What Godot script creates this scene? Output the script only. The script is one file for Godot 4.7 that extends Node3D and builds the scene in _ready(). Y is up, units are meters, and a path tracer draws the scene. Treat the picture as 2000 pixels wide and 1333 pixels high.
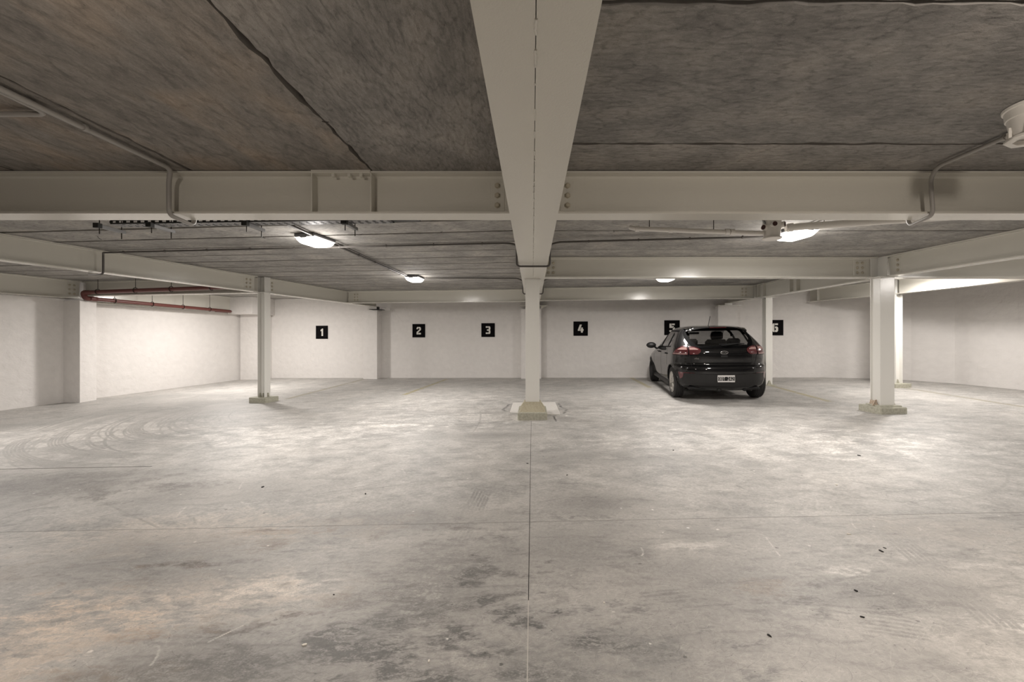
extends Node3D
# An underground car park: steel beams and columns under precast slabs, white walls, one black hatchback.
# World: x right, y up, the view runs along -z; "d" below is the distance along -z, so a point is v(x, y, d).

const EYE := 1.30
const CEIL := 2.55          # underside of the ceiling planks
const BEAM_LOW := 2.23      # underside of the steel beams
const FLANGE := 0.17

var M := {}                 # materials
var rng := RandomNumberGenerator.new()
var used := {}


func v(x: float, y: float, d: float) -> Vector3:
	return Vector3(x, y, -d)


func floor_y(x: float, d: float) -> float:      # the floor falls gently towards the left and towards the viewer
	return -0.025 + 0.0195 * x + 0.0105 * d


func on_floor(x: float, d: float, up := 0.0) -> Vector3:
	return Vector3(x, floor_y(x, d) + up, -d)


func _ready() -> void:
	rng.seed = 4711
	# ---- camera: level, with the lens shifted a little so that the vanishing point lies right of the middle
	var cam := Camera3D.new()
	cam.name = "camera"
	cam.projection = Camera3D.PROJECTION_FRUSTUM
	cam.near = 0.05
	cam.far = 100.0
	cam.size = 0.05 * 1333.0 / 780.0
	cam.frustum_offset = Vector2(-40.0, -7.5) / 780.0 * 0.05
	cam.position = Vector3(0, EYE, 0)
	add_child(cam)
	cam.make_current()
	# ---- environment: a closed basement, no sky
	var env := Environment.new()
	env.background_mode = Environment.BG_COLOR
	env.background_color = Color(0, 0, 0)
	env.tonemap_mode = Environment.TONE_MAPPER_LINEAR
	env.tonemap_exposure = 1.5
	env.sdfgi_enabled = true
	env.ssao_enabled = true
	env.ssil_enabled = true
	var we := WorldEnvironment.new()
	we.name = "environment"
	we.environment = env
	add_child(we)
	make_materials()
	# ---- lamps: white LED bulkheads under the ceiling: name, x, d, turn, energy, colour
	for l in LAMPS:
		ceiling_lamp(l)
	build_floor()
	build_ceiling()
	build_walls()
	build_beams()
	build_columns()
	build_signs()
	build_pipes()
	build_cable_tray()
	build_car()
	build_small()


# the row nearest the viewer lies outside the frame: its light falls in from both sides
const LAMPS := [
	[-2.70, 4.97, -10.0, 0.85, "white LED ceiling lamp beside the long conduit, nearer the front cross beam"],
	[-2.42, 8.20, -4.0, 0.8, "white LED ceiling lamp at the far end of the long conduit"],
	[3.04, 4.63, 12.0, 0.85, "white LED ceiling lamp beside the white drain trap"],
	[2.72, 8.12, 4.0, 0.7, "white LED ceiling lamp above the black car, half hidden by a cross beam"],
	[-7.70, 10.20, -12.0, 1.6, "white LED ceiling lamp between the diagonal beam and the left wall"],
	[7.35, 7.60, 6.0, 1.0, "white LED ceiling lamp close to the brightly lit short beam"],
	[-7.50, 4.80, -12.0, 1.0, "white LED ceiling lamp between the left wall and the diagonal beam, nearer the viewer's bay"],
	[7.50, 4.40, 8.0, 0.6, "white LED ceiling lamp between the right wall and the beam of the thick column"],
	[-1.70, 0.60, -8.0, 0.34, "warm white LED ceiling lamp in the bay left of the near slabs"],
	[2.05, 0.60, 8.0, 0.58, "warm white LED ceiling lamp in the bay right of the near slabs"],
]
const LAMP_ENERGY := 5.2

# ------------------------------------------------------------------ nodes and names

func numbered(called: String) -> String:
	var n: int = used.get(called, 0)
	used[called] = n + 1
	return called if n == 0 else "%s_%03d" % [called, n]


func thing(called: String, label: String, category: String, at := Vector3.ZERO, turn := 0.0, group := "") -> Node3D:
	var o := Node3D.new()
	o.name = numbered(called)
	add_child(o)
	o.position = at
	o.rotation.y = turn
	o.set_meta("label", label)
	o.set_meta("category", category)
	if group != "":
		o.set_meta("group", group)
	return o


func struct(called: String) -> Node3D:
	var o := Node3D.new()
	o.name = called
	add_child(o)
	o.set_meta("kind", "structure")
	return o


func part(called: String, mb: MB, m: Material, parent: Node, label := "") -> MeshInstance3D:
	var o := MeshInstance3D.new()
	o.name = called
	o.mesh = mb.commit()
	o.material_override = m
	o.cast_shadow = GeometryInstance3D.SHADOW_CASTING_SETTING_ON
	parent.add_child(o, true)
	if label != "":
		o.set_meta("label", label)
	return o


func place(called: String, mesh: Mesh, m: Material, parent: Node, t: Transform3D) -> MeshInstance3D:
	var o := MeshInstance3D.new()
	o.name = called
	o.mesh = mesh
	o.material_override = m
	parent.add_child(o, true)
	o.transform = t
	return o


# ------------------------------------------------------------------ mesh builder

class MB:
	var p := PackedVector3Array()
	var n := PackedVector3Array()
	var uv := PackedVector2Array()
	var uv2 := PackedVector2Array()
	var ix := PackedInt32Array()

	func vert(a: Vector3, nn: Vector3, u := Vector2.ZERO, u2 := Vector2.ZERO) -> int:
		p.append(a)
		n.append(nn)
		uv.append(u)
		uv2.append(u2)
		return p.size() - 1

	# a triangle whose winding follows the normals of its corners (front faces run clockwise)
	func tri(a: int, b: int, c: int) -> void:
		var g := (p[b] - p[a]).cross(p[c] - p[a])
		if g.dot(n[a] + n[b] + n[c]) > 0.0:
			ix.append_array([a, c, b])
		else:
			ix.append_array([a, b, c])

	func quad(a: int, b: int, c: int, d: int) -> void:
		tri(a, b, c)
		tri(a, c, d)

	# a flat convex face that looks towards "out"
	func face(pts: Array, out: Vector3) -> void:
		var g := Vector3.ZERO
		for i in pts.size():
			g += (pts[i] as Vector3).cross(pts[(i + 1) % pts.size()])
		g = g.normalized()
		if g.dot(out) < 0.0:
			g = -g
		var first := p.size()
		for q in pts:
			vert(q, g)
		for i in range(1, pts.size() - 1):
			tri(first, first + i, first + i + 1)

	# a box with chamfered edges, in the frame t
	func box(t: Transform3D, size: Vector3, bev := 0.004) -> MB:
		var h := size * 0.5
		bev = minf(bev, minf(h.x, minf(h.y, h.z)) * 0.9)
		var c := {}
		for sx in [-1, 1]:
			for sy in [-1, 1]:
				for sz in [-1, 1]:
					var s := Vector3(sx, sy, sz)
					for k in 3:
						var q := s * (h - Vector3.ONE * bev)
						q[k] = s[k] * h[k]
						c[[sx, sy, sz, k]] = t * q
		for k in 3:
			var k1 := (k + 1) % 3
			var k2 := (k + 2) % 3
			for s in [-1, 1]:
				var pts := []
				for e in [[-1, -1], [1, -1], [1, 1], [-1, 1]]:
					var key := [0, 0, 0, k]
					key[k] = s
					key[k1] = e[0]
					key[k2] = e[1]
					pts.append(c[key])
				var o := Vector3.ZERO
				o[k] = s
				face(pts, t.basis * o)
			if bev > 0.0:
				for s1 in [-1, 1]:
					for s2 in [-1, 1]:
						var pts := []
						for e in [[-1, k1], [1, k1], [1, k2], [-1, k2]]:
							var key := [0, 0, 0, e[1]]
							key[k] = e[0]
							key[k1] = s1
							key[k2] = s2
							pts.append(c[key])
						var o := Vector3.ZERO
						o[k1] = s1
						o[k2] = s2
						face(pts, t.basis * o)
		if bev > 0.0:
			for sx in [-1, 1]:
				for sy in [-1, 1]:
					for sz in [-1, 1]:
						face([c[[sx, sy, sz, 0]], c[[sx, sy, sz, 1]], c[[sx, sy, sz, 2]]], t.basis * Vector3(sx, sy, sz))
		return self

	func slab(lo: Vector3, hi: Vector3, bev := 0.004) -> MB:
		return box(Transform3D(Basis.IDENTITY, (lo + hi) * 0.5), (hi - lo).abs(), bev)

	# a polygon (x, y) swept along z from z0 to z1, in the frame t
	func extrude(poly: PackedVector2Array, t: Transform3D, z0: float, z1: float) -> MB:
		if Geometry2D.is_polygon_clockwise(poly):
			poly = poly.duplicate()
			poly.reverse()
		var k := poly.size()
		for i in k:
			var a := poly[i]
			var b := poly[(i + 1) % k]
			var o := t.basis * Vector3(b.y - a.y, a.x - b.x, 0)
			face([t * Vector3(a.x, a.y, z0), t * Vector3(b.x, b.y, z0), t * Vector3(b.x, b.y, z1), t * Vector3(a.x, a.y, z1)], o)
		var tr := Geometry2D.triangulate_polygon(poly)
		for s in [[z0, -1.0], [z1, 1.0]]:
			var nn: Vector3 = (t.basis * Vector3(0, 0, s[1])).normalized()
			var first := p.size()
			for a in poly:
				vert(t * Vector3(a.x, a.y, s[0]), nn)
			for i in range(0, tr.size(), 3):
				tri(first + tr[i], first + tr[i + 1], first + tr[i + 2])
		return self

	# a round tube along points
	func tube(pts: Array, r: float, seg := 10, cap := true) -> MB:
		var rings := []
		var side := Vector3.ZERO
		for i in pts.size():
			var dir: Vector3
			if i == 0:
				dir = pts[1] - pts[0]
			elif i == pts.size() - 1:
				dir = pts[i] - pts[i - 1]
			else:
				dir = (pts[i] - pts[i - 1]).normalized() + (pts[i + 1] - pts[i]).normalized()
			dir = dir.normalized()
			if side == Vector3.ZERO:
				side = dir.cross(Vector3.UP if absf(dir.y) < 0.9 else Vector3.RIGHT).normalized()
			side = (side - dir * side.dot(dir)).normalized()
			var up := dir.cross(side)
			var first := p.size()
			for j in seg:
				var a := TAU * j / seg
				var o := side * cos(a) + up * sin(a)
				vert(pts[i] + o * r, o)
			rings.append(first)
			if cap and (i == 0 or i == pts.size() - 1):
				var cd := -dir if i == 0 else dir
				var f := p.size()
				for j in seg:
					vert(p[first + j], cd)
				for j in range(1, seg - 1):
					tri(f, f + j, f + j + 1)
		for i in rings.size() - 1:
			for j in seg:
				quad(rings[i] + j, rings[i] + (j + 1) % seg, rings[i + 1] + (j + 1) % seg, rings[i + 1] + j)
		return self

	# a profile of (radius, height) turned about the y axis of the frame t; corners stay sharp
	func lathe(prof: Array, t: Transform3D, seg := 24) -> MB:
		for i in prof.size() - 1:
			var a: Vector2 = prof[i]
			var b: Vector2 = prof[i + 1]
			if a.is_equal_approx(b):
				continue
			var e := (b - a).normalized()
			var rows := []
			for q in [a, b]:
				var first := p.size()
				for j in seg + 1:
					var ang := TAU * j / seg
					var rad := Vector3(cos(ang), 0, sin(ang))
					vert(t * (rad * q.x + Vector3.UP * q.y), (t.basis * (rad * e.y - Vector3.UP * e.x)).normalized())
				rows.append(first)
			for j in seg:
				var r0: int = rows[0] + j
				var r1: int = rows[1] + j
				quad(r0, r0 + 1, r1 + 1, r1)
		return self

	# a grid of points with smooth normals that look away from the side "inside"
	func grid(rows: Array, inside: Callable) -> MB:
		var h := rows.size()
		var w: int = rows[0].size()
		var first := p.size()
		for i in h:
			for j in w:
				var du: Vector3 = rows[i][mini(j + 1, w - 1)] - rows[i][maxi(j - 1, 0)]
				var dv: Vector3 = rows[mini(i + 1, h - 1)][j] - rows[maxi(i - 1, 0)][j]
				var g := du.cross(dv).normalized()
				if g.dot(rows[i][j] - inside.call(rows[i][j])) < 0.0:
					g = -g
				vert(rows[i][j], g, Vector2(float(j) / (w - 1), float(i) / (h - 1)))
		for i in h - 1:
			for j in w - 1:
				var a := first + i * w + j
				quad(a, a + 1, a + w + 1, a + w)
		return self

	func commit() -> ArrayMesh:
		var arr := []
		arr.resize(Mesh.ARRAY_MAX)
		arr[Mesh.ARRAY_VERTEX] = p
		arr[Mesh.ARRAY_NORMAL] = n
		arr[Mesh.ARRAY_TEX_UV] = uv
		arr[Mesh.ARRAY_TEX_UV2] = uv2
		arr[Mesh.ARRAY_INDEX] = ix
		var m := ArrayMesh.new()
		m.add_surface_from_arrays(Mesh.PRIMITIVE_TRIANGLES, arr)
		return m


func bent(pts: Array, r: float, steps := 5) -> Array:      # a path with its corners rounded to the radius r
	var out := [pts[0]]
	for i in range(1, pts.size() - 1):
		var a: Vector3 = pts[i - 1]
		var b: Vector3 = pts[i]
		var c: Vector3 = pts[i + 1]
		var l := minf(r, minf(a.distance_to(b), b.distance_to(c)) * 0.48)
		var s := b + (a - b).normalized() * l
		var e := b + (c - b).normalized() * l
		for k in steps + 1:
			var q := float(k) / steps
			out.append(s.lerp(b, q).lerp(b.lerp(e, q), q))
	out.append(pts[-1])
	return out


func frame(at: Vector3, turn := 0.0) -> Transform3D:
	return Transform3D(Basis(Vector3.UP, turn), at)


# a frame whose z axis runs from a to b and whose y axis points up
func along(a: Vector3, b: Vector3) -> Transform3D:
	var z := (b - a).normalized()
	var x := Vector3.UP.cross(z).normalized()
	return Transform3D(Basis(x, z.cross(x), z), a)


# ------------------------------------------------------------------ textures and materials

func noise_bytes(w: int, h: int, seed_: int, freq: float, octaves := 4, stretch := 1.0, ridged := false, tile := false) -> PackedByteArray:
	var f := FastNoiseLite.new()
	f.seed = seed_
	f.frequency = freq
	f.noise_type = FastNoiseLite.TYPE_SIMPLEX_SMOOTH
	f.fractal_type = FastNoiseLite.FRACTAL_RIDGED if ridged else FastNoiseLite.FRACTAL_FBM
	f.fractal_octaves = octaves
	f.domain_warp_enabled = true
	f.domain_warp_amplitude = 30.0
	f.domain_warp_frequency = freq * 0.7
	var im: Image
	var hh := maxi(8, int(h * stretch)) if stretch > 1.0 else h
	var ww := maxi(8, int(w / stretch)) if stretch > 1.0 else w
	if tile:
		im = f.get_seamless_image(ww, h)
	else:
		im = f.get_image(ww, h)
	if ww != w or hh != h:
		im.resize(w, h, Image.INTERPOLATE_CUBIC)
	im.convert(Image.FORMAT_L8)
	return im.get_data()


func texture_from(bytes: PackedByteArray, w: int, h: int, format := Image.FORMAT_RGB8) -> ImageTexture:
	var im := Image.create_from_data(w, h, false, format, bytes)
	return ImageTexture.create_from_image(im)


func mat(color: Color, rough := 0.6, metal := 0.0) -> StandardMaterial3D:
	var m := StandardMaterial3D.new()
	m.albedo_color = color
	m.roughness = rough
	m.metallic = metal
	return m


# a tile of cast concrete: grain drawn out along u, pits, blotches; "warm" tints some blotches brown
func concrete_tile(w: int, h: int, seed_: int, contrast: float, warm: float, stretch: float) -> ImageTexture:
	var big := noise_bytes(w, h, seed_, 0.004, 5, 1.6, false, true)
	var grain := noise_bytes(w, h, seed_ + 1, 0.045, 5, stretch, false, true)
	var fine := noise_bytes(w, h, seed_ + 2, 0.30, 3, 1.5, false, true)
	var vein := noise_bytes(w, h, seed_ + 3, 0.014, 5, stretch * 0.6, true, true)
	var out := PackedByteArray()
	out.resize(w * h * 3)
	for i in w * h:
		var b := big[i] / 255.0 - 0.5
		var g := grain[i] / 255.0 - 0.5
		var f := fine[i] / 255.0 - 0.5
		var r := vein[i] / 255.0
		var l := 0.80 + contrast * (0.36 * b + 0.36 * g + 0.26 * f - 0.30 * maxf(0.0, r - 0.66) / 0.34)
		var t := warm * clampf(b * 2.2, 0.0, 1.0)
		out[i * 3] = clampi(int(255.0 * l * (1.0 + 0.06 * t)), 0, 255)
		out[i * 3 + 1] = clampi(int(255.0 * l * (1.0 - 0.05 * t)), 0, 255)
		out[i * 3 + 2] = clampi(int(255.0 * l * (1.0 - 0.16 * t)), 0, 255)
	return texture_from(out, w, h)


func grey_tile(w: int, h: int, seed_: int, freq: float, octaves: int, lo: float, hi: float) -> ImageTexture:
	var a := noise_bytes(w, h, seed_, freq, octaves, 1.0, false, true)
	var out := PackedByteArray()
	out.resize(w * h * 3)
	for i in w * h:
		var l := int(255.0 * lerpf(lo, hi, a[i] / 255.0))
		out[i * 3] = l
		out[i * 3 + 1] = l
		out[i * 3 + 2] = l
	return texture_from(out, w, h)


# a tile of fine grit, pits and hair scratches, as light and dark fibres
func scratched_tile(w: int, count: int, seed_: int) -> ImageTexture:
	var a := noise_bytes(w, w, seed_, 0.22, 3, 1.0, false, true)
	var b := noise_bytes(w, w, seed_ + 1, 0.05, 4, 1.0, false, true)
	var l := PackedFloat32Array()
	l.resize(w * w)
	for i in w * w:
		l[i] = 0.88 + 0.13 * (a[i] / 255.0 - 0.5) + 0.10 * (b[i] / 255.0 - 0.5)
	var r := RandomNumberGenerator.new()
	r.seed = seed_
	for k in count:
		var p := Vector2(r.randf() * w, r.randf() * w)
		var ang := r.randfn(0.25, 0.55) if r.randf() < 0.75 else r.randf() * TAU
		var bend := r.randf_range(-0.03, 0.03)
		var s := r.randf_range(0.03, 0.11) * (1.0 if r.randf() < 0.45 else -1.0)
		for j in r.randi_range(6, 46):
			l[posmod(int(p.y), w) * w + posmod(int(p.x), w)] += s
			ang += bend
			p += Vector2.from_angle(ang)
	for k in count / 6:
		var p := Vector2i(r.randi() % w, r.randi() % w)
		var s := -r.randf_range(0.08, 0.3) if r.randf() < 0.7 else r.randf_range(0.08, 0.2)
		for y in r.randi_range(1, 3):
			for x in r.randi_range(1, 4):
				l[posmod(p.y + y, w) * w + posmod(p.x + x, w)] += s
	var out := PackedByteArray()
	out.resize(w * w * 3)
	for i in w * w:
		var c := clampi(int(255.0 * l[i]), 0, 255)
		out[i * 3] = c
		out[i * 3 + 1] = c
		out[i * 3 + 2] = c
	return texture_from(out, w, w)


func make_materials() -> void:
	var bump := grey_tile(512, 512, 31, 0.02, 5, 0.0, 1.0)
	var pits := grey_tile(512, 512, 77, 0.09, 4, 0.0, 1.0)
	# painted steel, cream white, brushed on
	M.steel = mat(Color(0.835, 0.823, 0.785), 0.17)
	M.steel.heightmap_enabled = true
	M.steel.heightmap_texture = pits
	M.steel.heightmap_scale = 0.05
	M.steel.uv1_triplanar = true
	M.steel.uv1_world_triplanar = true
	M.steel.uv1_scale = Vector3.ONE * 2.0
	M.column = M.steel.duplicate()
	M.column.albedo_color = Color(0.875, 0.868, 0.845)
	M.bolt = mat(Color(0.74, 0.71, 0.64), 0.4)
	M.plinth = mat(Color(0.74, 0.73, 0.665), 0.8)
	M.plinth.albedo_texture = grey_tile(512, 512, 15, 0.03, 5, 0.80, 1.0)
	M.plinth.uv1_triplanar = true
	M.plinth.uv1_world_triplanar = true
	M.plinth.uv1_scale = Vector3.ONE * 1.5
	# splashed mortar at the foot of the columns
	var sp := noise_bytes(256, 256, 91, 0.16, 4, 1.0, false, true)
	var out := PackedByteArray()
	out.resize(256 * 256 * 3)
	for i in 256 * 256:
		var k := clampf((sp[i] / 255.0 - 0.30) * 3.0, 0.0, 1.0)
		out[i * 3] = int(lerpf(128, 212, k))
		out[i * 3 + 1] = int(lerpf(120, 207, k))
		out[i * 3 + 2] = int(lerpf(98, 194, k))
	M.mortar = mat(Color(0.95, 0.94, 0.9), 0.9)
	M.mortar.albedo_texture = texture_from(out, 256, 256)
	M.mortar.uv1_triplanar = true
	M.mortar.uv1_world_triplanar = true
	M.mortar.uv1_scale = Vector3.ONE * 4.0
	# ceiling planks in several tones, the paler ones painting light into the far bays
	M.scratched = scratched_tile(1024, 3300, 700)
	var tiles := [concrete_tile(2048, 1024, 5, 0.55, 0.1, 4.0), concrete_tile(1024, 512, 205, 0.5, 0.4, 3.0)]
	M.planks = []
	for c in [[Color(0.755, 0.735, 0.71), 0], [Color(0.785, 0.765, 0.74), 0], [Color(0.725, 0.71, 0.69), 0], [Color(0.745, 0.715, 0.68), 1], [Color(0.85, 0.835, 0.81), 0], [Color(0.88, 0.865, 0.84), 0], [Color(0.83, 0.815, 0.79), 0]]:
		var m := mat(c[0], 0.85)
		m.albedo_texture = tiles[c[1]]
		m.heightmap_enabled = true
		m.heightmap_texture = tiles[c[1]]
		m.heightmap_scale = 0.5
		m.detail_enabled = true
		m.detail_albedo = M.scratched
		m.detail_blend_mode = BaseMaterial3D.BLEND_MODE_MUL
		m.detail_uv_layer = BaseMaterial3D.DETAIL_UV_2
		M.planks.append(m)
	M.slab_back = mat(Color(0.22, 0.20, 0.18), 0.95)
	# white plastered walls
	M.wall = mat(Color(0.885, 0.87, 0.855), 0.75)
	M.wall.albedo_texture = grey_tile(1024, 1024, 55, 0.012, 5, 0.965, 1.0)
	M.wall.uv1_triplanar = true
	M.wall.uv1_world_triplanar = true
	M.wall.uv1_scale = Vector3.ONE * 0.4
	M.wall.heightmap_enabled = true
	M.wall.heightmap_texture = bump
	M.wall.heightmap_scale = 1.0
	M.pilaster = M.wall.duplicate()
	# pipes, conduits, fittings
	M.conduit = mat(Color(0.60, 0.585, 0.565), 0.45)
	M.conduit_dark = mat(Color(0.36, 0.345, 0.33), 0.5)
	M.pvc = mat(Color(0.88, 0.865, 0.84), 0.4)
	M.cap = mat(Color(0.24, 0.10, 0.085), 0.5)
	M.red_pipe = mat(Color(0.38, 0.20, 0.178), 0.45)
	M.galvanised = mat(Color(0.52, 0.52, 0.52), 0.5, 0.6)
	M.dark_steel = mat(Color(0.16, 0.16, 0.155), 0.5, 0.4)
	M.rod = mat(Color(0.20, 0.18, 0.16), 0.5, 0.5)
	M.housing = mat(Color(0.46, 0.46, 0.47), 0.45)
	M.white_box = mat(Color(0.88, 0.87, 0.84), 0.5)
	M.lamp_glow = mat(Color(1, 1, 1), 0.4)
	M.lamp_glow.emission_enabled = true
	M.lamp_glow.emission = Color(1.0, 0.97, 0.92)
	M.lamp_glow.emission_energy_multiplier = 6.0
	M.sign_black = mat(Color(0.05, 0.045, 0.05), 0.6)
	M.sign_black.metallic_specular = 0.15
	M.sign_white = mat(Color(0.86, 0.85, 0.82), 0.6)
	M.chip = mat(Color(0.87, 0.85, 0.81), 0.8)
	M.grout = mat(Color(0.74, 0.725, 0.70), 0.9)
	M.chip_dark = mat(Color(0.09, 0.08, 0.075), 0.8)


# ------------------------------------------------------------------ lamps

func ceiling_lamp(l: Array) -> void:
	var t := thing("ceiling_lamp", l[4], "lamp", v(l[0], CEIL, l[1]), deg_to_rad(l[2]))
	var hx := 0.15
	var hz := 0.21
	# housing: a shallow tray with rounded ends
	part("housing", MB.new().slab(Vector3(-hx * 0.92, -0.045, -hz * 0.96), Vector3(hx * 0.92, 0.0, hz * 0.96), 0.012), M.housing, t)
	for s in [-1, 1]:
		part("end_cap", MB.new().slab(Vector3(-hx * 0.3, -0.060, s * hz - 0.016), Vector3(hx * 0.3, -0.008, s * hz + 0.012), 0.010), M.housing, t)
	# diffuser: a domed lens
	var rows := []
	for i in 17:
		var a := -1.0 + i / 8.0
		var row := []
		for j in 17:
			var b := -1.0 + j / 8.0
			row.append(Vector3(a * (hx - 0.012), -0.043 - 0.068 * (1.0 - pow(absf(a), 8.0)) * (1.0 - pow(absf(b), 8.0)), b * (hz - 0.02)))
		rows.append(row)
	var glow := part("diffuser", MB.new().grid(rows, func(q): return Vector3(0, 2, 0)), M.lamp_glow, t, "glowing white diffuser")
	glow.cast_shadow = GeometryInstance3D.SHADOW_CASTING_SETTING_ON
	var warm: bool = l[1] < 3.0
	var a := AreaLight3D.new()
	a.name = "lamp_light"
	a.area_size = Vector2(2.0 * (hx - 0.015), 2.0 * (hz - 0.025))
	a.light_energy = LAMP_ENERGY * l[3]
	a.light_color = Color(1.0, 0.95, 0.90) if warm else Color(1.0, 0.977, 0.958)
	a.light_size = 0.3
	a.area_range = 30.0
	a.area_attenuation = 2.0
	a.shadow_enabled = true
	t.add_child(a)
	a.position = Vector3(0, -0.116, 0)
	a.rotation = Vector3(-PI / 2, 0, 0)
	# the lens bulges, so light also leaves it sideways
	var o := OmniLight3D.new()
	o.name = "lamp_light_round"
	o.light_energy = LAMP_ENERGY * l[3] * (0.22 if warm else 0.06)
	o.light_color = a.light_color
	o.light_size = 0.07
	o.omni_range = 30.0
	o.omni_attenuation = 2.0
	o.shadow_enabled = true
	t.add_child(o)
	o.position = Vector3(0, -0.21, 0)


# ------------------------------------------------------------------ floor

# strokes on the concrete: [points (x, d), width in metres, strength (+ dark, - light), kind: 0 line, 1 rough line, 2 tyre track]
func floor_strokes() -> Array:
	var out := []
	var r := RandomNumberGenerator.new()
	r.seed = 99
	# tyre arcs round the left column
	for k in 46:
		var c := Vector2(-4.45 + r.randf_range(-0.5, 0.5), 7.55 + r.randf_range(-0.4, 0.4))
		var rad := r.randf_range(1.3, 3.7)
		var a0 := deg_to_rad(r.randf_range(165.0, 215.0))
		var a1 := a0 + deg_to_rad(r.randf_range(30.0, 95.0))
		var pts := []
		for i in 41:
			var a := lerpf(a0, a1, i / 40.0)
			pts.append(c + Vector2(cos(a), sin(a)) * (rad + 0.06 * sin(a * 3.0)))
		out.append([pts, r.randf_range(0.012, 0.03), r.randf_range(0.05, 0.15), 1])
	for rad in [2.95, 2.2, 3.3]:
		var pts := []
		for i in 41:
			var a := deg_to_rad(lerpf(185.0, 268.0, i / 40.0))
			pts.append(Vector2(-4.4, 7.55) + Vector2(cos(a), sin(a)) * rad)
		out.append([pts, 0.16, 0.12, 2])
	# tracks across the near slabs
	for tr in [[Vector2(-0.62, 1.5), Vector2(-0.50, 2.25), Vector2(-0.42, 3.4)], [Vector2(-0.28, 1.45), Vector2(-0.22, 2.1), Vector2(-0.25, 3.0)],
			[Vector2(2.05, 1.75), Vector2(2.2, 2.2), Vector2(2.32, 2.75)],
			[Vector2(0.55, 1.95), Vector2(1.05, 2.02), Vector2(1.35, 1.98)], [Vector2(1.25, 1.85), Vector2(1.52, 1.80), Vector2(1.70, 1.74)]]:
		var pts := []
		for i in 25:
			var q := i / 24.0
			pts.append((tr[0] as Vector2).lerp(tr[1], q).lerp((tr[1] as Vector2).lerp(tr[2], q), q))
		out.append([pts, 0.15, r.randf_range(0.07, 0.15), 2])
	# faint tyre sweeps in the driving lane
	for k in 14:
		var a := Vector2(r.randf_range(-5.0, 7.0), r.randf_range(2.0, 9.0))
		var dir := Vector2.from_angle(r.randf_range(-0.5, 0.5) + (PI / 2 if r.randf() < 0.3 else 0.0))
		var bend := r.randf_range(-0.4, 0.4)
		var len_ := r.randf_range(0.5, 2.4)
		var pts := []
		for i in 21:
			pts.append(a + dir.rotated(bend * i / 20.0) * len_ * i / 20.0)
		out.append([pts, r.randf_range(0.006, 0.016), r.randf_range(0.05, 0.13), 1])
	# scratches and dusty scuffs
	for k in 70:
		var a := Vector2(r.randf_range(-4.0, 4.0), r.randf_range(1.2, 5.5))
		var dir := Vector2.from_angle(r.randf_range(0.0, TAU))
		var len_ := r.randf_range(0.04, 0.35)
		var b := r.randf_range(-0.6, 0.6)
		var pts := []
		for i in 9:
			pts.append(a + dir.rotated(b * i / 8.0) * len_ * i / 8.0)
		out.append([pts, r.randf_range(0.002, 0.004), -r.randf_range(0.04, 0.13) if r.randf() < 0.72 else r.randf_range(0.08, 0.2), 0])
	# small spots
	for k in 200:
		var a := Vector2(r.randf_range(-4.5, 4.5), r.randf_range(1.2, 6.5))
		out.append([[a, a + Vector2(0.004, 0.003)], r.randf_range(0.005, 0.014), -r.randf_range(0.2, 0.5) if r.randf() < 0.6 else r.randf_range(0.3, 0.6), 0])
	# dark cracks round the patch at the middle column
	out.append([[Vector2(-0.44, 7.45), Vector2(-0.47, 7.2), Vector2(-0.52, 6.95), Vector2(-0.44, 6.75)], 0.045, 0.4, 1])
	out.append([[Vector2(0.48, 7.5), Vector2(0.50, 7.1), Vector2(0.58, 6.85), Vector2(0.50, 6.5)], 0.035, 0.3, 1])
	out.append([[Vector2(0.33, 6.32), Vector2(0.35, 5.95)], 0.02, 0.4, 1])
	return out


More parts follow.
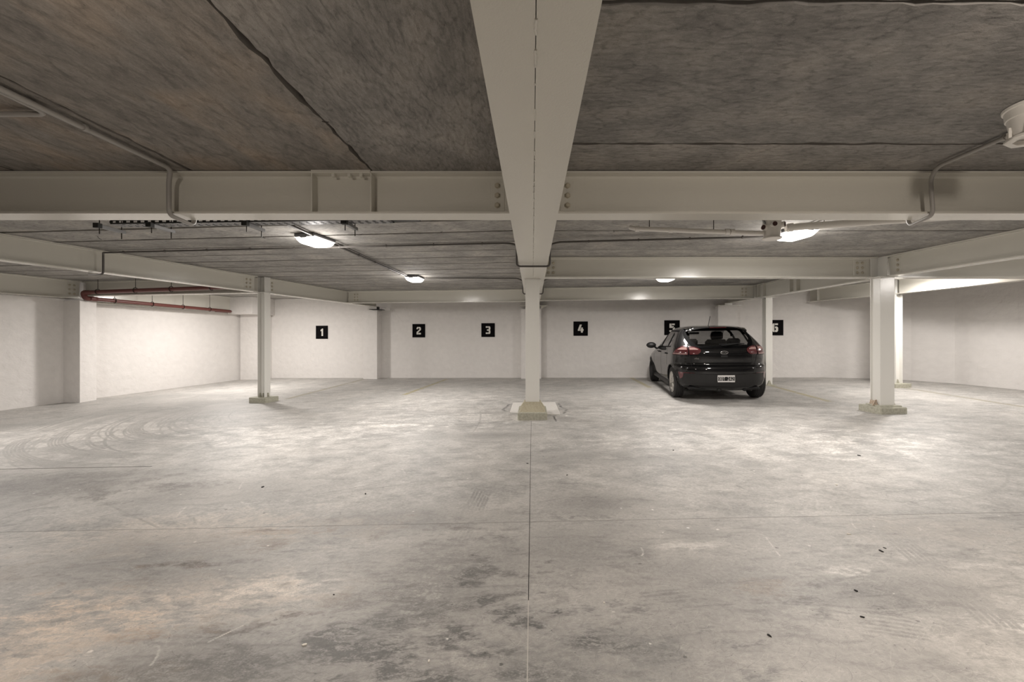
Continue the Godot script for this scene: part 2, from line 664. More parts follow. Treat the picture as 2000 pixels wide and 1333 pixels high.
# large soft patches, stains as well as lamp light painted in pale and warm: x, d, radius x, radius d, dark (+) or pale (-), warm tint
const STAINS_AND_LIGHT := [
	[-0.55, 2.15, 0.45, 0.55, 0.22, 0.0], [-0.28, 2.25, 0.10, 0.16, 0.2, 0.0], [0.9, 2.1, 0.6, 0.3, 0.18, 0.0], [0.55, 3.1, 0.42, 0.22, 0.28, 0.0],
	[-0.9, 2.85, 0.8, 0.2, 0.22, 0.0], [-1.3, 1.6, 0.7, 0.25, 0.24, 0.05], [-2.3, 2.45, 0.7, 0.25, 0.26, -0.05], [-4.5, 3.7, 1.2, 0.45, 0.36, 0.05], [-2.9, 3.5, 0.8, 0.3, 0.18, 0.05],  # the strongest is a broad darker patch at the left
	[-1.72, 2.05, 0.75, 0.22, -0.10, 0.35], [-2.2, 1.75, 0.5, 0.3, -0.06, 0.6], [-1.25, 2.12, 0.35, 0.12, -0.11, 0.05], [-0.75, 1.62, 0.7, 0.4, 0.16, 0.0], [-0.2, 1.58, 0.5, 0.3, 0.14, -0.03], [0.35, 1.58, 0.5, 0.25, 0.14, -0.04], [-1.4, 1.58, 0.5, 0.25, 0.15, 0.0], [0.85, 1.75, 0.6, 0.2, 0.14, 0.0], [-0.6, 1.95, 0.6, 0.25, 0.14, 0.0], [1.3, 1.6, 0.4, 0.2, 0.12, 0.0], [-0.1, 2.35, 0.9, 0.25, 0.12, 0.0], [0.9, 2.6, 0.9, 0.2, 0.12, 0.0], [-1.9, 2.25, 0.5, 0.15, 0.12, 0.0], [-2.3, 2.75, 1.2, 0.3, -0.03, 0.30],  # the pale warm ones paint warm lamp light into the near left floor
	[-2.05, 2.35, 0.22, 0.03, 0.25, 0.5], [-1.75, 2.72, 0.35, 0.05, 0.15, 0.5], [-1.7, 2.58, 0.16, 0.07, 0.22, 0.35],
	[1.6, 1.95, 0.35, 0.12, 0.16, 0.0], [2.0, 2.0, 0.5, 0.15, 0.20, 0.0], [2.6, 2.6, 0.5, 0.2, 0.14, 0.12], [1.15, 2.05, 0.2, 0.08, 0.05, 0.45],
	[1.7, 2.15, 0.14, 0.05, -0.28, 0.0], [0.95, 2.45, 0.25, 0.06, -0.22, 0.0], [2.6, 1.7, 0.5, 0.4, -0.14, 0.0], [0.1, 1.6, 0.6, 0.3, 0.12, -0.08],
	[-3.0, 5.6, 1.5, 0.5, -0.14, 0.0], [-1.3, 6.2, 1.4, 0.4, -0.16, 0.0], [-1.5, 7.6, 1.4, 0.8, -0.10, 0.0], [2.6, 4.7, 1.6, 0.6, -0.12, 0.0],  # pale pools of lamp light painted below the ceiling lamps
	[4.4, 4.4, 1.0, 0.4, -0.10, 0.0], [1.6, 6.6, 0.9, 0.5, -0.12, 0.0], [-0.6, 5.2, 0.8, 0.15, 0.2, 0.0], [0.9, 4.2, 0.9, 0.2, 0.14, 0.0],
	[-7.0, 7.8, 1.6, 0.8, 0.14, 0.0], [-8.2, 9.2, 1.2, 0.7, 0.14, 0.0], [-6.4, 5.8, 1.2, 0.6, -0.10, 0.05], [-9.0, 6.2, 1.0, 0.6, 0.18, 0.05],
	[3.4, 2.3, 0.5, 0.2, 0.12, 0.2], [-3.3, 2.2, 0.5, 0.2, 0.1, 0.25],
]
# bay lines, worn: x and d of both ends, colour yellow (1) or grey (0), strength
const BAY_LINES := [[-5.19, 12.3, -5.31, 8.62, 0.35, 0.55], [-2.54, 11.9, -2.86, 8.9, 1.0, 0.55], [2.80, 11.3, 2.74, 9.3, 1.0, 0.45], [5.52, 9.3, 5.30, 7.1, 1.0, 0.45], [7.93, 8.7, 7.78, 6.1, 0.15, 0.6], [0.05, 11.6, 0.02, 10.9, 0.6, 0.3]]


func floor_map(x0: float, x1: float, d0: float, d1: float, w: int, h: int, seed_: int) -> ImageTexture:
	var mx := w / (x1 - x0)
	var md := h / (d1 - d0)
	var big := noise_bytes(w, h, seed_, 0.9 / mx, 4)
	var mid := noise_bytes(w, h, seed_ + 1, 3.6 / mx, 5, 1.35)
	var fine := noise_bytes(w, h, seed_ + 2, 16.0 / mx, 4, 1.6)
	var grit := noise_bytes(w, h, seed_ + 4, 0.30, 2)
	var vein := noise_bytes(w, h, seed_ + 3, 2.4 / mx, 5, 2.5, true)
	var mark := PackedFloat32Array()
	mark.resize(w * h)
	var warm := PackedFloat32Array()
	warm.resize(w * h)
	var paint := PackedFloat32Array()
	paint.resize(w * h)
	var yellow := PackedFloat32Array()
	yellow.resize(w * h)
	for s in STAINS_AND_LIGHT:
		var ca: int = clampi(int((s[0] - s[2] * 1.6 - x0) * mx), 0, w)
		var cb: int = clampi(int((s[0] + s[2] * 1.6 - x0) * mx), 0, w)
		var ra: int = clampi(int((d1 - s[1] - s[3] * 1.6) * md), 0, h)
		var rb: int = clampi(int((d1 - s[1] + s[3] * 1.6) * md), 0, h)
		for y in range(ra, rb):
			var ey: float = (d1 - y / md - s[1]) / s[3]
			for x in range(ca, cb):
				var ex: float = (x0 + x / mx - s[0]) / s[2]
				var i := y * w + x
				# the outline is broken up by the noise
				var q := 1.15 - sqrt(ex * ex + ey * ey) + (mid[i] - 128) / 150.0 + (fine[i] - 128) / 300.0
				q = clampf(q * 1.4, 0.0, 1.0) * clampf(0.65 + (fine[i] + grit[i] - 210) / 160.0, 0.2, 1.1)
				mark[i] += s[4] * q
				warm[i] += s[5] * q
	for s in floor_strokes():
		var pts: Array = s[0]
		var wid: float = s[1]
		var lines := [0.0]
		var rad := wid * 0.5
		if s[3] == 2:
			lines = [-0.44, -0.26, -0.06, 0.12, 0.30, 0.46]
			rad = wid * 0.05
		var pr := maxf(rad * mx, 0.55)
		for i in pts.size() - 1:
			var a: Vector2 = pts[i]
			var b: Vector2 = pts[i + 1]
			if maxf(a.x, b.x) < x0 or minf(a.x, b.x) > x1 or maxf(a.y, b.y) < d0 or minf(a.y, b.y) > d1:
				continue
			var nrm := (b - a).normalized().orthogonal()
			var steps := maxi(1, int(a.distance_to(b) * mx / maxf(0.8, pr * 0.8)))
			for k in steps:
				for off in lines:
					var q: Vector2 = a.lerp(b, float(k) / steps) + nrm * (off as float) * wid
					var px := (q.x - x0) * mx
					var py := (d1 - q.y) * md
					var e := int(ceil(pr))
					for yy in range(maxi(0, int(py) - e), mini(h, int(py) + e + 1)):
						for xx in range(maxi(0, int(px) - e), mini(w, int(px) + e + 1)):
							var dist := Vector2(xx - px, (yy - py) * mx / md).length()
							if dist > pr + 0.5:
								continue
							var at := yy * w + xx
							var st: float = s[2]
							if s[3] >= 1:
								st *= clampf((fine[at] + mid[at] - 190) / 110.0, 0.0, 1.3)
							if st > 0.0:
								mark[at] = maxf(mark[at], mark[at] * 0.5 + st)
							else:
								mark[at] = minf(mark[at], st)
	for l in BAY_LINES:
		var a := Vector2(l[0], l[1])
		var b := Vector2(l[2], l[3])
		var steps := int(a.distance_to(b) * maxf(mx, md) * 1.5)
		for k in steps:
			var q := a.lerp(b, float(k) / steps)
			var py := int((d1 - q.y) * md)
			if py < 0 or py >= h:
				continue
			for xx in range(maxi(0, int((q.x - 0.055 - x0) * mx)), mini(w, int((q.x + 0.055 - x0) * mx))):
				var at := py * w + xx
				paint[at] = l[5] * clampf((mid[at] + fine[at] - 150) / 90.0, 0.0, 1.0)
				yellow[at] = l[4]
	var out := PackedByteArray()
	out.resize(w * h * 3)
	for i in w * h:
		var b := big[i] / 255.0 - 0.5
		var m := mid[i] / 255.0 - 0.5
		var f := fine[i] / 255.0 - 0.5
		var g := grit[i] / 255.0 - 0.5
		var r := maxf(0.0, vein[i] / 255.0 - 0.7) / 0.3
		var l := 0.775 + 0.10 * b + 0.15 * m + 0.16 * f + 0.09 * g - 0.09 * r
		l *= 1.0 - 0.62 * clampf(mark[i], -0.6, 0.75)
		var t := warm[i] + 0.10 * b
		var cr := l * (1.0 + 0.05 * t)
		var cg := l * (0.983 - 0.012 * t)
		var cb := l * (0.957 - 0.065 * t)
		if paint[i] > 0.0:
			var y := yellow[i]
			cr = lerpf(cr, lerpf(0.58, 0.66, y), paint[i])
			cg = lerpf(cg, lerpf(0.56, 0.60, y), paint[i])
			cb = lerpf(cb, lerpf(0.50, 0.36, y), paint[i])
		out[i * 3] = clampi(int(255.0 * cr), 0, 255)
		out[i * 3 + 1] = clampi(int(255.0 * cg), 0, 255)
		out[i * 3 + 2] = clampi(int(255.0 * cb), 0, 255)
	return texture_from(out, w, h)


func build_floor() -> void:
	var root := struct("floor")
	var grain := grey_tile(512, 512, 400, 0.12, 4, 0.80, 1.0)
	var relief := grey_tile(512, 512, 410, 0.05, 5, 0.0, 1.0)
	var maps := [
		[-5.0, 5.0, 0.6, 2.8, 2048, 768, 300], [-7.0, 7.0, 2.8, 6.02, 2048, 512, 320], [-12.0, 12.0, 6.02, 14.0, 2048, 768, 340]]
	var mats := []
	for a in maps:
		var m := mat(Color(1, 1, 1), 0.55)
		m.albedo_texture = floor_map(a[0], a[1], a[2], a[3], a[4], a[5], a[6])
		m.detail_enabled = true
		m.detail_albedo = M.scratched
		m.detail_blend_mode = BaseMaterial3D.BLEND_MODE_MUL
		m.detail_uv_layer = BaseMaterial3D.DETAIL_UV_2
		m.heightmap_enabled = true
		m.heightmap_texture = relief
		m.heightmap_scale = 0.0
		mats.append(m)
	# the slabs between the saw cuts: x from, x to, d from, d to, map
	for s in [[-14.0, -0.02, -6.4, 2.8, 0], [-0.02, 10.4, -6.4, 2.8, 0], [-4.0, -0.02, 2.8, 6.02, 1], [-14.0, -4.0, 2.8, 4.2, 1], [-14.0, -4.0, 4.2, 6.02, 1], [-0.02, 10.4, 2.8, 6.02, 1], [-14.0, 10.4, 6.02, 14.2, 2]]:
		var g := 0.0018
		var x0: float = s[0] + g
		var x1: float = s[1] - g
		var d0: float = s[2] + (0.006 if is_equal_approx(s[2], 4.2) else g)
		var d1: float = s[3] - (0.006 if is_equal_approx(s[3], 4.2) else g)
		var a: Array = maps[s[4]]
		var mb := MB.new()
		var c := [Vector2(x0, d0), Vector2(x1, d0), Vector2(x1, d1), Vector2(x0, d1)]
		var first := mb.p.size()
		for q in c:
			mb.vert(on_floor(q.x, q.y), Vector3(-0.0195, 1, 0.0105).normalized(), Vector2((q.x - a[0]) / (a[1] - a[0]), (a[3] - q.y) / (a[3] - a[2])), q / 1.7)
		mb.quad(first, first + 1, first + 2, first + 3)
		for i in 4:
			var p: Vector2 = c[i]
			var q: Vector2 = c[(i + 1) % 4]
			var o := Vector3(q.y - p.y, 0, q.x - p.x)
			mb.face([on_floor(p.x, p.y), on_floor(q.x, q.y), on_floor(q.x, q.y, -0.03), on_floor(p.x, p.y, -0.03)], o)
		part("slab", mb, mats[s[4]], root)
	# pale grout in the near end of the long joint
	var gb := MB.new()
	gb.face([on_floor(-0.0219, 0.5, -0.0004), on_floor(-0.0181, 0.5, -0.0004), on_floor(-0.0181, 1.98, -0.0006), on_floor(-0.0219, 1.98, -0.0006)], Vector3.UP)
	part("joint_grout", gb, M.grout, root, "pale grout in the floor joint")
	# the ground under the slabs
	var mb := MB.new()
	var lo := -0.012
	var tops := []
	var lows := []
	for q in [Vector2(-14.2, -6.6), Vector2(10.6, -6.6), Vector2(10.6, 14.4), Vector2(-14.2, 14.4)]:
		tops.append(on_floor(q.x, q.y, lo))
		lows.append(on_floor(q.x, q.y, lo - 0.25))
	mb.face(tops, Vector3.UP)
	mb.face(lows, Vector3.DOWN)
	for i in 4:
		mb.face([tops[i], tops[(i + 1) % 4], lows[(i + 1) % 4], lows[i]], tops[i] + tops[(i + 1) % 4] - v(-3.6, 0, 7.8))
	part("ground", mb, M.slab_back, root)
	# the pale patch of new concrete round the middle column, a finger proud
	var pm := mat(Color(0.90, 0.885, 0.86), 0.8)
	pm.albedo_texture = grain
	pm.uv1_triplanar = true
	pm.uv1_world_triplanar = true
	var pb := MB.new()
	var patch := [Vector2(-0.37, 7.58), Vector2(0.43, 7.54), Vector2(0.45, 6.42), Vector2(0.30, 6.41), Vector2(-0.30, 6.60), Vector2(-0.38, 6.64)]
	var up := []
	var down := []
	for q in patch:
		up.append(on_floor(q.x, q.y, 0.012))
		down.append(on_floor(q.x, q.y, -0.02))
	pb.face(up, Vector3.UP)
	for i in patch.size():
		pb.face([up[i], up[(i + 1) % 6], down[(i + 1) % 6], down[i]], up[i] + up[(i + 1) % 6] - v(0, 0, 7.0) * 2.0 + Vector3(0, 0.0, 0))
	part("concrete_patch", pb, pm, root, "pale patch of new concrete round the middle column")


# ------------------------------------------------------------------ ceiling

func ragged(poly: PackedVector2Array, amount: float, r: RandomNumberGenerator) -> PackedVector2Array:
	var out := PackedVector2Array()
	var c := Vector2.ZERO
	for q in poly:
		c += q / poly.size()
	for i in poly.size():
		var a := poly[i]
		var b := poly[(i + 1) % poly.size()]
		var inward := (b - a).normalized().orthogonal()
		if inward.dot(c - (a + b) * 0.5) < 0.0:
			inward = -inward
		var k := clampi(int(a.distance_to(b) / 0.055), 1, 180)
		var wave := 0.0
		for j in k:
			wave = clampf(wave * 0.6 + r.randf_range(-0.4, 0.6), 0.0, 1.0)
			out.append(a.lerp(b, float(j) / k) + inward * (0.001 + amount * wave) * (1.0 if j > 0 else 0.2))
	return out


func build_ceiling() -> void:
	var root := struct("ceiling")
	var r := RandomNumberGenerator.new()
	r.seed = 12
	# regions in (x, d), the direction of the planks, the place of their joints across it, how ragged, which tones, paler with painted light in the far bays
	var regions := [
		[Rect2(-14.0, -6.4, 13.98, 9.46), Vector2(0, 1), [-14.0, -12.0, -10.65, -9.3, -7.95, -6.6, -5.25, -3.9, -2.555, -1.205, 0.2], 0.034, [3, 0, 3, 3], 0.005],
		[Rect2(0.0, -6.4, 10.4, 9.46), Vector2(1, 0), [-6.5, -5.1, -4.0, -2.9, -1.8, -0.7, 0.4, 1.49, 2.585, 3.7], 0.022, [0, 2, 1], 0.005],
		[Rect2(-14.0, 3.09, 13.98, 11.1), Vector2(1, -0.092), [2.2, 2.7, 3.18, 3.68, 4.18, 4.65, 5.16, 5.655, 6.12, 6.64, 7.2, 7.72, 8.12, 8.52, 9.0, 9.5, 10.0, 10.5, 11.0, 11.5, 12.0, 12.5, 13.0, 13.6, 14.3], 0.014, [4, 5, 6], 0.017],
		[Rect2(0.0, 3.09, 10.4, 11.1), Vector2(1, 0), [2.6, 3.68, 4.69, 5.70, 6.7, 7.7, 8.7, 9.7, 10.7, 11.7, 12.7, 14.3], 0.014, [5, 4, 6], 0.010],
	]
	for g in regions:
		var rect: Rect2 = g[0]
		var dir: Vector2 = (g[1] as Vector2).normalized()
		var across := Vector2(-dir.y, dir.x)
		if across.x + across.y < 0.0:
			across = -across
		var region := PackedVector2Array([rect.position, Vector2(rect.end.x, rect.position.y), rect.end, Vector2(rect.position.x, rect.end.y)])
		var cuts: Array = g[2]
		for i in cuts.size() - 1:
			var a: Vector2 = across * (cuts[i] + g[5])
			var b: Vector2 = across * (cuts[i + 1] - g[5])
			var strip := PackedVector2Array([a - dir * 40.0, a + dir * 40.0, b + dir * 40.0, b - dir * 40.0])
			for poly in Geometry2D.intersect_polygons(region, strip):
				var shape: PackedVector2Array = ragged(poly, g[3], r)
				var mb := MB.new()
				var tri := Geometry2D.triangulate_polygon(shape)
				var shift := Vector2(r.randf() * 5.0, r.randf() * 5.0)
				var first := mb.p.size()
				var lift := r.randf_range(0.0, 0.004)
				for q in shape:
					mb.vert(v(q.x, CEIL + lift, q.y), Vector3.DOWN, Vector2(q.dot(dir) / 2.6, q.dot(across) / 1.3) + shift, Vector2(q.dot(dir) / 2.0, q.dot(across) / 1.0) + shift)
				for k in range(0, tri.size(), 3):
					mb.tri(first + tri[k], first + tri[k + 1], first + tri[k + 2])
				for k in shape.size():
					var p := shape[k]
					var q := shape[(k + 1) % shape.size()]
					var o := Vector3(p.y - q.y, 0, p.x - q.x)
					if Geometry2D.is_polygon_clockwise(shape):
						o = -o
					mb.face([v(p.x, CEIL + lift, p.y), v(q.x, CEIL + lift, q.y), v(q.x, CEIL + 0.06, q.y), v(p.x, CEIL + 0.06, p.y)], -o)
				var plank_tones: Array = g[4]
				part("plank", mb, M.planks[plank_tones[i % plank_tones.size()]], root)
	part("topping", MB.new().slab(v(-14.2, CEIL + 0.045, 14.4), v(10.6, CEIL + 0.25, -6.6), 0.0), M.slab_back, root)


# ------------------------------------------------------------------ walls

func wall_run(mb: MB, a: Vector2, b: Vector2, inner: Vector2) -> void:
	# a wall 0.2 thick whose inner face runs from a to b; "inner" lies in the room
	var dir := (b - a).normalized()
	var out := dir.orthogonal()
	if out.dot(inner - a) > 0.0:
		out = -out
	var p := [a, b, b + out * 0.2 + dir * 0.1, a + out * 0.2 - dir * 0.1]
	for i in 4:
		var q: Vector2 = p[i]
		var w: Vector2 = p[(i + 1) % 4]
		var o: Vector2 = (q + w) * 0.5 - (p[0] + p[1] + p[2] + p[3]) * 0.25
		# in strips, so that the face is not one huge triangle
		var k := clampi(int(q.distance_to(w) / 1.2), 1, 20)
		for j in k:
			var s := q.lerp(w, float(j) / k)
			var e := q.lerp(w, float(j + 1) / k)
			mb.face([v(s.x, floor_y(s.x, s.y) - 0.1, s.y), v(e.x, floor_y(e.x, e.y) - 0.1, e.y), v(e.x, CEIL + 0.05, e.y), v(s.x, CEIL + 0.05, s.y)], Vector3(o.x, 0, -o.y))


const LEFT_A := Vector2(-13.3, -6.4)
const LEFT_B := Vector2(-9.38, 13.32)
const BACK_B := Vector2(7.62, 10.57)


# a plastered pier: corners in plan, from the floor to y
func pier(parent: Node3D, pts: Array, top: float, low := -1.0, called := "pilaster") -> void:
	var mb := MB.new()
	var c := Vector2.ZERO
	for q in pts:
		c += q / pts.size()
	for i in pts.size():
		var q: Vector2 = pts[i]
		var w: Vector2 = pts[(i + 1) % pts.size()]
		var o := (q + w) * 0.5 - c
		mb.face([v(q.x, low if low > 0.0 else floor_y(q.x, q.y) - 0.02, q.y), v(w.x, low if low > 0.0 else floor_y(w.x, w.y) - 0.02, w.y), v(w.x, top, w.y), v(q.x, top, q.y)], Vector3(o.x, 0, -o.y))
	var t := []
	var b := []
	for q in pts:
		t.append(v(q.x, top, q.y))
		b.append(v(q.x, low, q.y))
	mb.face(t, Vector3.UP)
	if low > 0.0:
		mb.face(b, Vector3.DOWN)
	part(called, mb, M.pilaster, parent)


func back_d(x: float) -> float:
	return lerpf(LEFT_B.y, BACK_B.y, (x - LEFT_B.x) / (BACK_B.x - LEFT_B.x))


func left_x(d: float) -> float:
	return lerpf(LEFT_A.x, LEFT_B.x, (d - LEFT_A.y) / (LEFT_B.y - LEFT_A.y))


func build_walls() -> void:
	var mid := Vector2(0, 4)
	var l := struct("wall_left")
	var mb := MB.new()
	wall_run(mb, LEFT_A, LEFT_B, mid)
	part("plaster", mb, M.wall, l)
	# the broad pier on the left wall
	pier(l, [Vector2(left_x(8.76) - 0.03, 8.76), Vector2(-9.85, 8.69), Vector2(-9.87, 9.04), Vector2(left_x(9.2) - 0.03, 9.24)], 2.10)
	var b := struct("wall_back")
	mb = MB.new()
	wall_run(mb, LEFT_B, BACK_B, mid)
	part("plaster", mb, M.wall, b)
	# the corner pier with its broad head
	pier(b, [Vector2(-9.50, 13.3), Vector2(-9.40, 12.85), Vector2(-8.75, 12.80), Vector2(-8.62, 13.15), Vector2(-8.62, 13.3)], CEIL)
	pier(b, [Vector2(-9.60, 13.3), Vector2(-9.50, 12.45), Vector2(-8.72, 12.42), Vector2(-8.50, 12.8), Vector2(-8.50, 13.3)], CEIL, 2.02, "pier_head")
	pier(b, [Vector2(-5.26, back_d(-5.26) + 0.02), Vector2(-5.24, 12.36), Vector2(-4.78, 12.28), Vector2(-4.74, back_d(-4.74) + 0.02)], 2.13)
	pier(b, [Vector2(-0.33, back_d(-0.33) + 0.02), Vector2(-0.33, 11.60), Vector2(0.25, 11.52), Vector2(0.25, back_d(0.25) + 0.02)], 2.12)
	pier(b, [Vector2(5.03, back_d(5.0) + 0.02), Vector2(5.03, 10.82), Vector2(5.52, 10.75), Vector2(5.55, back_d(5.5) + 0.02)], 2.15)
	var rw := struct("wall_right")
	mb = MB.new()
	var run := [BACK_B, Vector2(8.55, 10.13), Vector2(9.15, 9.65), Vector2(9.52, 9.0), Vector2(9.72, 8.0), Vector2(9.9, -6.4)]
	for i in run.size() - 1:
		wall_run(mb, run[i], run[i + 1], mid)
	part("plaster", mb, M.wall, rw)
	var f := struct("wall_front")
	mb = MB.new()
	wall_run(mb, Vector2(9.9, -6.4), LEFT_A, mid)
	part("plaster", mb, M.wall, f)


# ------------------------------------------------------------------ steel

func i_profile(h: float, b: float, tf: float, tw: float) -> PackedVector2Array:
	# an I section hung from y = 0 downwards, with small root fillets
	var w := b * 0.5
	var t := tw * 0.5
	var f := 0.012
	return PackedVector2Array([Vector2(-w, 0), Vector2(-w, -tf), Vector2(-t - f, -tf), Vector2(-t, -tf - f), Vector2(-t, -h + tf + f), Vector2(-t - f, -h + tf), Vector2(-w, -h + tf), Vector2(-w, -h),
		Vector2(w, -h), Vector2(w, -h + tf), Vector2(t + f, -h + tf), Vector2(t, -h + tf + f), Vector2(t, -tf - f), Vector2(t + f, -tf), Vector2(w, -tf), Vector2(w, 0)])


func beam(a: Vector2, b: Vector2, label: String, low := BEAM_LOW, width := FLANGE) -> Node3D:
	var at := v(a.x, CEIL - 0.002, a.y)
	var t := thing("steel_beam", label, "beam", at, 0.0)
	var to := v(b.x, CEIL - 0.002, b.y)
	var fr := along(Vector3.ZERO, to - at)
	part("section", MB.new().extrude(i_profile(CEIL - low, width, 0.014, 0.010), fr, 0.0, (to - at).length()), M.steel, t)
	return t


var bolt_mesh: ArrayMesh


# bolts on the web of a beam: distance along it from a, side (+1 is the frame's +x), columns, rows
func bolts(t: Node3D, a: Vector2, b: Vector2, dist: float, side: float, cols: int, low := BEAM_LOW) -> void:
	if bolt_mesh == null:
		bolt_mesh = MB.new().lathe([Vector2(0.0, 0.016), Vector2(0.012, 0.015), Vector2(0.017, 0.011), Vector2(0.018, 0.0), Vector2(0.024, 0.0), Vector2(0.024, -0.004)], Transform3D.IDENTITY, 6).commit()
	var fr := along(Vector3.ZERO, v(b.x, 0, b.y) - v(a.x, 0, a.y))
	var plate := MB.new()
	var hh := CEIL - low
	plate.box(fr * Transform3D(Basis.IDENTITY, Vector3(side * 0.006, -hh * 0.5, dist)), Vector3(0.004, hh * 0.74, 0.08 * cols + 0.03), 0.0015)
	part("splice_plate", plate, M.steel, t)
	for c in cols:
		for k in 3:
			var q := fr * Vector3(side * 0.012, -hh * (0.26 + 0.235 * k), dist + (c - (cols - 1) * 0.5) * 0.08)
			var y := fr.basis.x * side
			var x := Vector3.UP
			place("bolt", bolt_mesh, M.bolt, t, Transform3D(Basis(x, y, x.cross(y)), q))


# a stiffener plate between the flanges, on one side of the web
func stiffener(t: Node3D, a: Vector2, b: Vector2, dist: float, side: float, low := BEAM_LOW) -> void:
	var fr := along(Vector3.ZERO, v(b.x, 0, b.y) - v(a.x, 0, a.y))
	var hh := CEIL - low
	part("stiffener", MB.new().box(fr * Transform3D(Basis.IDENTITY, Vector3(side * 0.043, -hh * 0.5, dist)), Vector3(0.078, hh - 0.028, 0.010), 0.002), M.steel, t)


func build_beams() -> void:
	# the double beam over the middle of the picture: two sections side by side
	var t := thing("steel_beam", "wide double beam of two welded cream sections running over the middle column", "beam", v(0.01, CEIL - 0.002, -6.2))
	for s in [-1, 1]:
		part("section", MB.new().extrude(i_profile(CEIL - BEAM_LOW, 0.181, 0.016, 0.010), along(Vector3.ZERO, Vector3(0, 0, -1)), 0.0, 18.0), M.steel, t).position = Vector3(s * 0.0918, 0, 0)
	part("seat_plate", MB.new().slab(Vector3(-0.36, -0.345, -17.85), Vector3(0.40, -0.325, -17.68), 0.003), M.steel, t)
	part("seat_bracket", MB.new().extrude(PackedVector2Array([Vector2(0.24, -0.43), Vector2(0.38, -0.345), Vector2(0.24, -0.345)]), Transform3D(Basis.IDENTITY, Vector3(0, 0, -17.78)), -0.03, 0.03), M.steel, t)
	var r := RandomNumberGenerator.new()
	r.seed = 8
	var d := 1.02
	while d < 5.2:
		var l: float = [0.05, 0.012, 0.07, 0.015][r.randi() % 4] * r.randf_range(0.8, 1.4)
		var pts := []
		for i in 7:
			pts.append(Vector3(r.randf_range(-0.0015, 0.0015), BEAM_LOW - CEIL + 0.0005, -6.2 * 0.0 - (d + 6.2) - l * i / 6.0))
		part("weld_bead", MB.new().tube(pts, r.randf_range(0.003, 0.005), 7), M.steel, t)
		d += l + r.randf_range(0.05, 0.16)
	var a: Vector2
	var b: Vector2
	# cross beams nearest the viewer
	a = Vector2(-0.10, 3.08)
	b = Vector2(-6.75, 3.08)
	t = beam(a, b, "cream cross beam with two stiffener plates, above the perforated cable tray")
	for x in [-1.66, -1.215]:
		stiffener(t, a, b, -0.10 - x, 1.0)
	bolts(t, a, b, 0.17, 1.0, 1)
	var clip := MB.new()
	for x in [-1.50, -1.38, -1.29]:
		clip.slab(Vector3(x + 0.10 - 0.012, -0.040, 0.045), Vector3(x + 0.10 + 0.012, -0.014, 0.083), 0.003)
	part("flange_clip", clip, M.steel, t)
	part("packing_plate", MB.new().slab(Vector3(-1.66 + 0.10, -0.016, 0.02), Vector3(-1.215 + 0.10, 0.008, 0.092), 0.002), M.steel, t)
	a = Vector2(0.12, 3.08)
	b = Vector2(5.95, 3.08)
	t = beam(a, b, "cream cross beam in front of the white drain trap and ceiling lamp")
	bolts(t, a, b, 0.15, -1.0, 1)
	# second row, right
	a = Vector2(0.12, 6.28)
	b = Vector2(5.36, 6.28)
	t = beam(a, b, "cream cross beam between the middle column and the thick right column")
	bolts(t, a, b, 0.17, -1.0, 2)
	bolts(t, a, b, 5.02, -1.0, 2)
	a = Vector2(5.60, 6.28)
	b = Vector2(9.78, 6.28)
	t = beam(a, b, "cream cross beam from the thick right column to the right wall")
	# third row
	a = Vector2(-0.10, 10.46)
	b = Vector2(-5.02, 10.90)
	t = beam(a, b, "far cream cross beam above the signs 2 and 3")
	bolts(t, a, b, 4.72, 1.0, 2)
	a = Vector2(0.12, 10.20)
	b = Vector2(5.36, 9.62)
	t = beam(a, b, "far cream cross beam above sign 4 and the black car")
	bolts(t, a, b, 5.02, -1.0, 2)
	# the beams that run away from the viewer
	a = Vector2(7.05, -6.2)
	b = Vector2(5.50, 6.14)
	t = beam(a, b, "cream beam coming forward from the thick right column")
	bolts(t, a, b, (b - a).length() - 0.12, 1.0, 1)
	a = Vector2(5.49, 6.36)
	b = Vector2(5.34, 10.98)
	t = beam(a, b, "cream beam from the thick right column over the slim column to the back wall")
	part("seat_plate", MB.new().slab(Vector3(-0.50, -0.40, -4.62), Vector3(0.12, -0.385, -4.35), 0.003), M.steel, t)
	part("seat_block", MB.new().slab(Vector3(-0.30, -0.386, -4.60), Vector3(-0.10, -0.322, -4.42), 0.003), M.steel, t)
	for k in [1.75, 1.95, 2.87, 3.08, 3.18]:
		stiffener(t, a, b, k, 1.0)
	a = Vector2(8.06, 6.42)
	b = Vector2(7.88, 8.58)
	t = beam(a, b, "short beam glaring white beside the hidden lamp on the right")
	a = Vector2(7.86, 8.74)
	b = Vector2(7.30, 10.50)
	t = beam(a, b, "short beam from the brightly lit column to the back wall")
	stiffener(t, a, b, 1.60, 1.0)
	stiffener(t, a, b, 1.60, -1.0)
	# the diagonal beam on the left, in two lengths
	a = Vector2(-8.89, -6.2)
	b = Vector2(-5.705, 8.19)
	t = beam(a, b, "cream diagonal beam coming forward from the slim left column")
	bolts(t, a, b, (b - a).length() - 0.14, -1.0, 2)
	a = Vector2(-5.645, 8.45)
	b = Vector2(-4.80, 12.26)
	t = beam(a, b, "cream diagonal beam from the slim left column to the back wall")
	bolts(t, a, b, 0.15, -1.0, 1)
	part("seat_plate", MB.new().box(frame(Vector3(0.85, -0.40, -3.87), 0.0), Vector3(0.36, 0.014, 0.34), 0.002), M.dark_steel, t, "dark seat plate on the pier")
	part("end_post", MB.new().box(frame(Vector3(0.90, -0.355, -3.82), 0.0), Vector3(0.05, 0.08, 0.10), 0.002), M.dark_steel, t)
	# left bay
	a = Vector2(-5.78, 8.41)
	b = Vector2(-10.12, 9.05)
	t = beam(a, b, "beam behind the upper red pipe, from the slim left column to the left wall")
	a = Vector2(left_x(-6.0) + 0.14, -6.0)
	b = Vector2(left_x(8.93) + 0.12, 8.93)
	t = beam(a, b, "deep beam along the top of the left wall", 2.155)
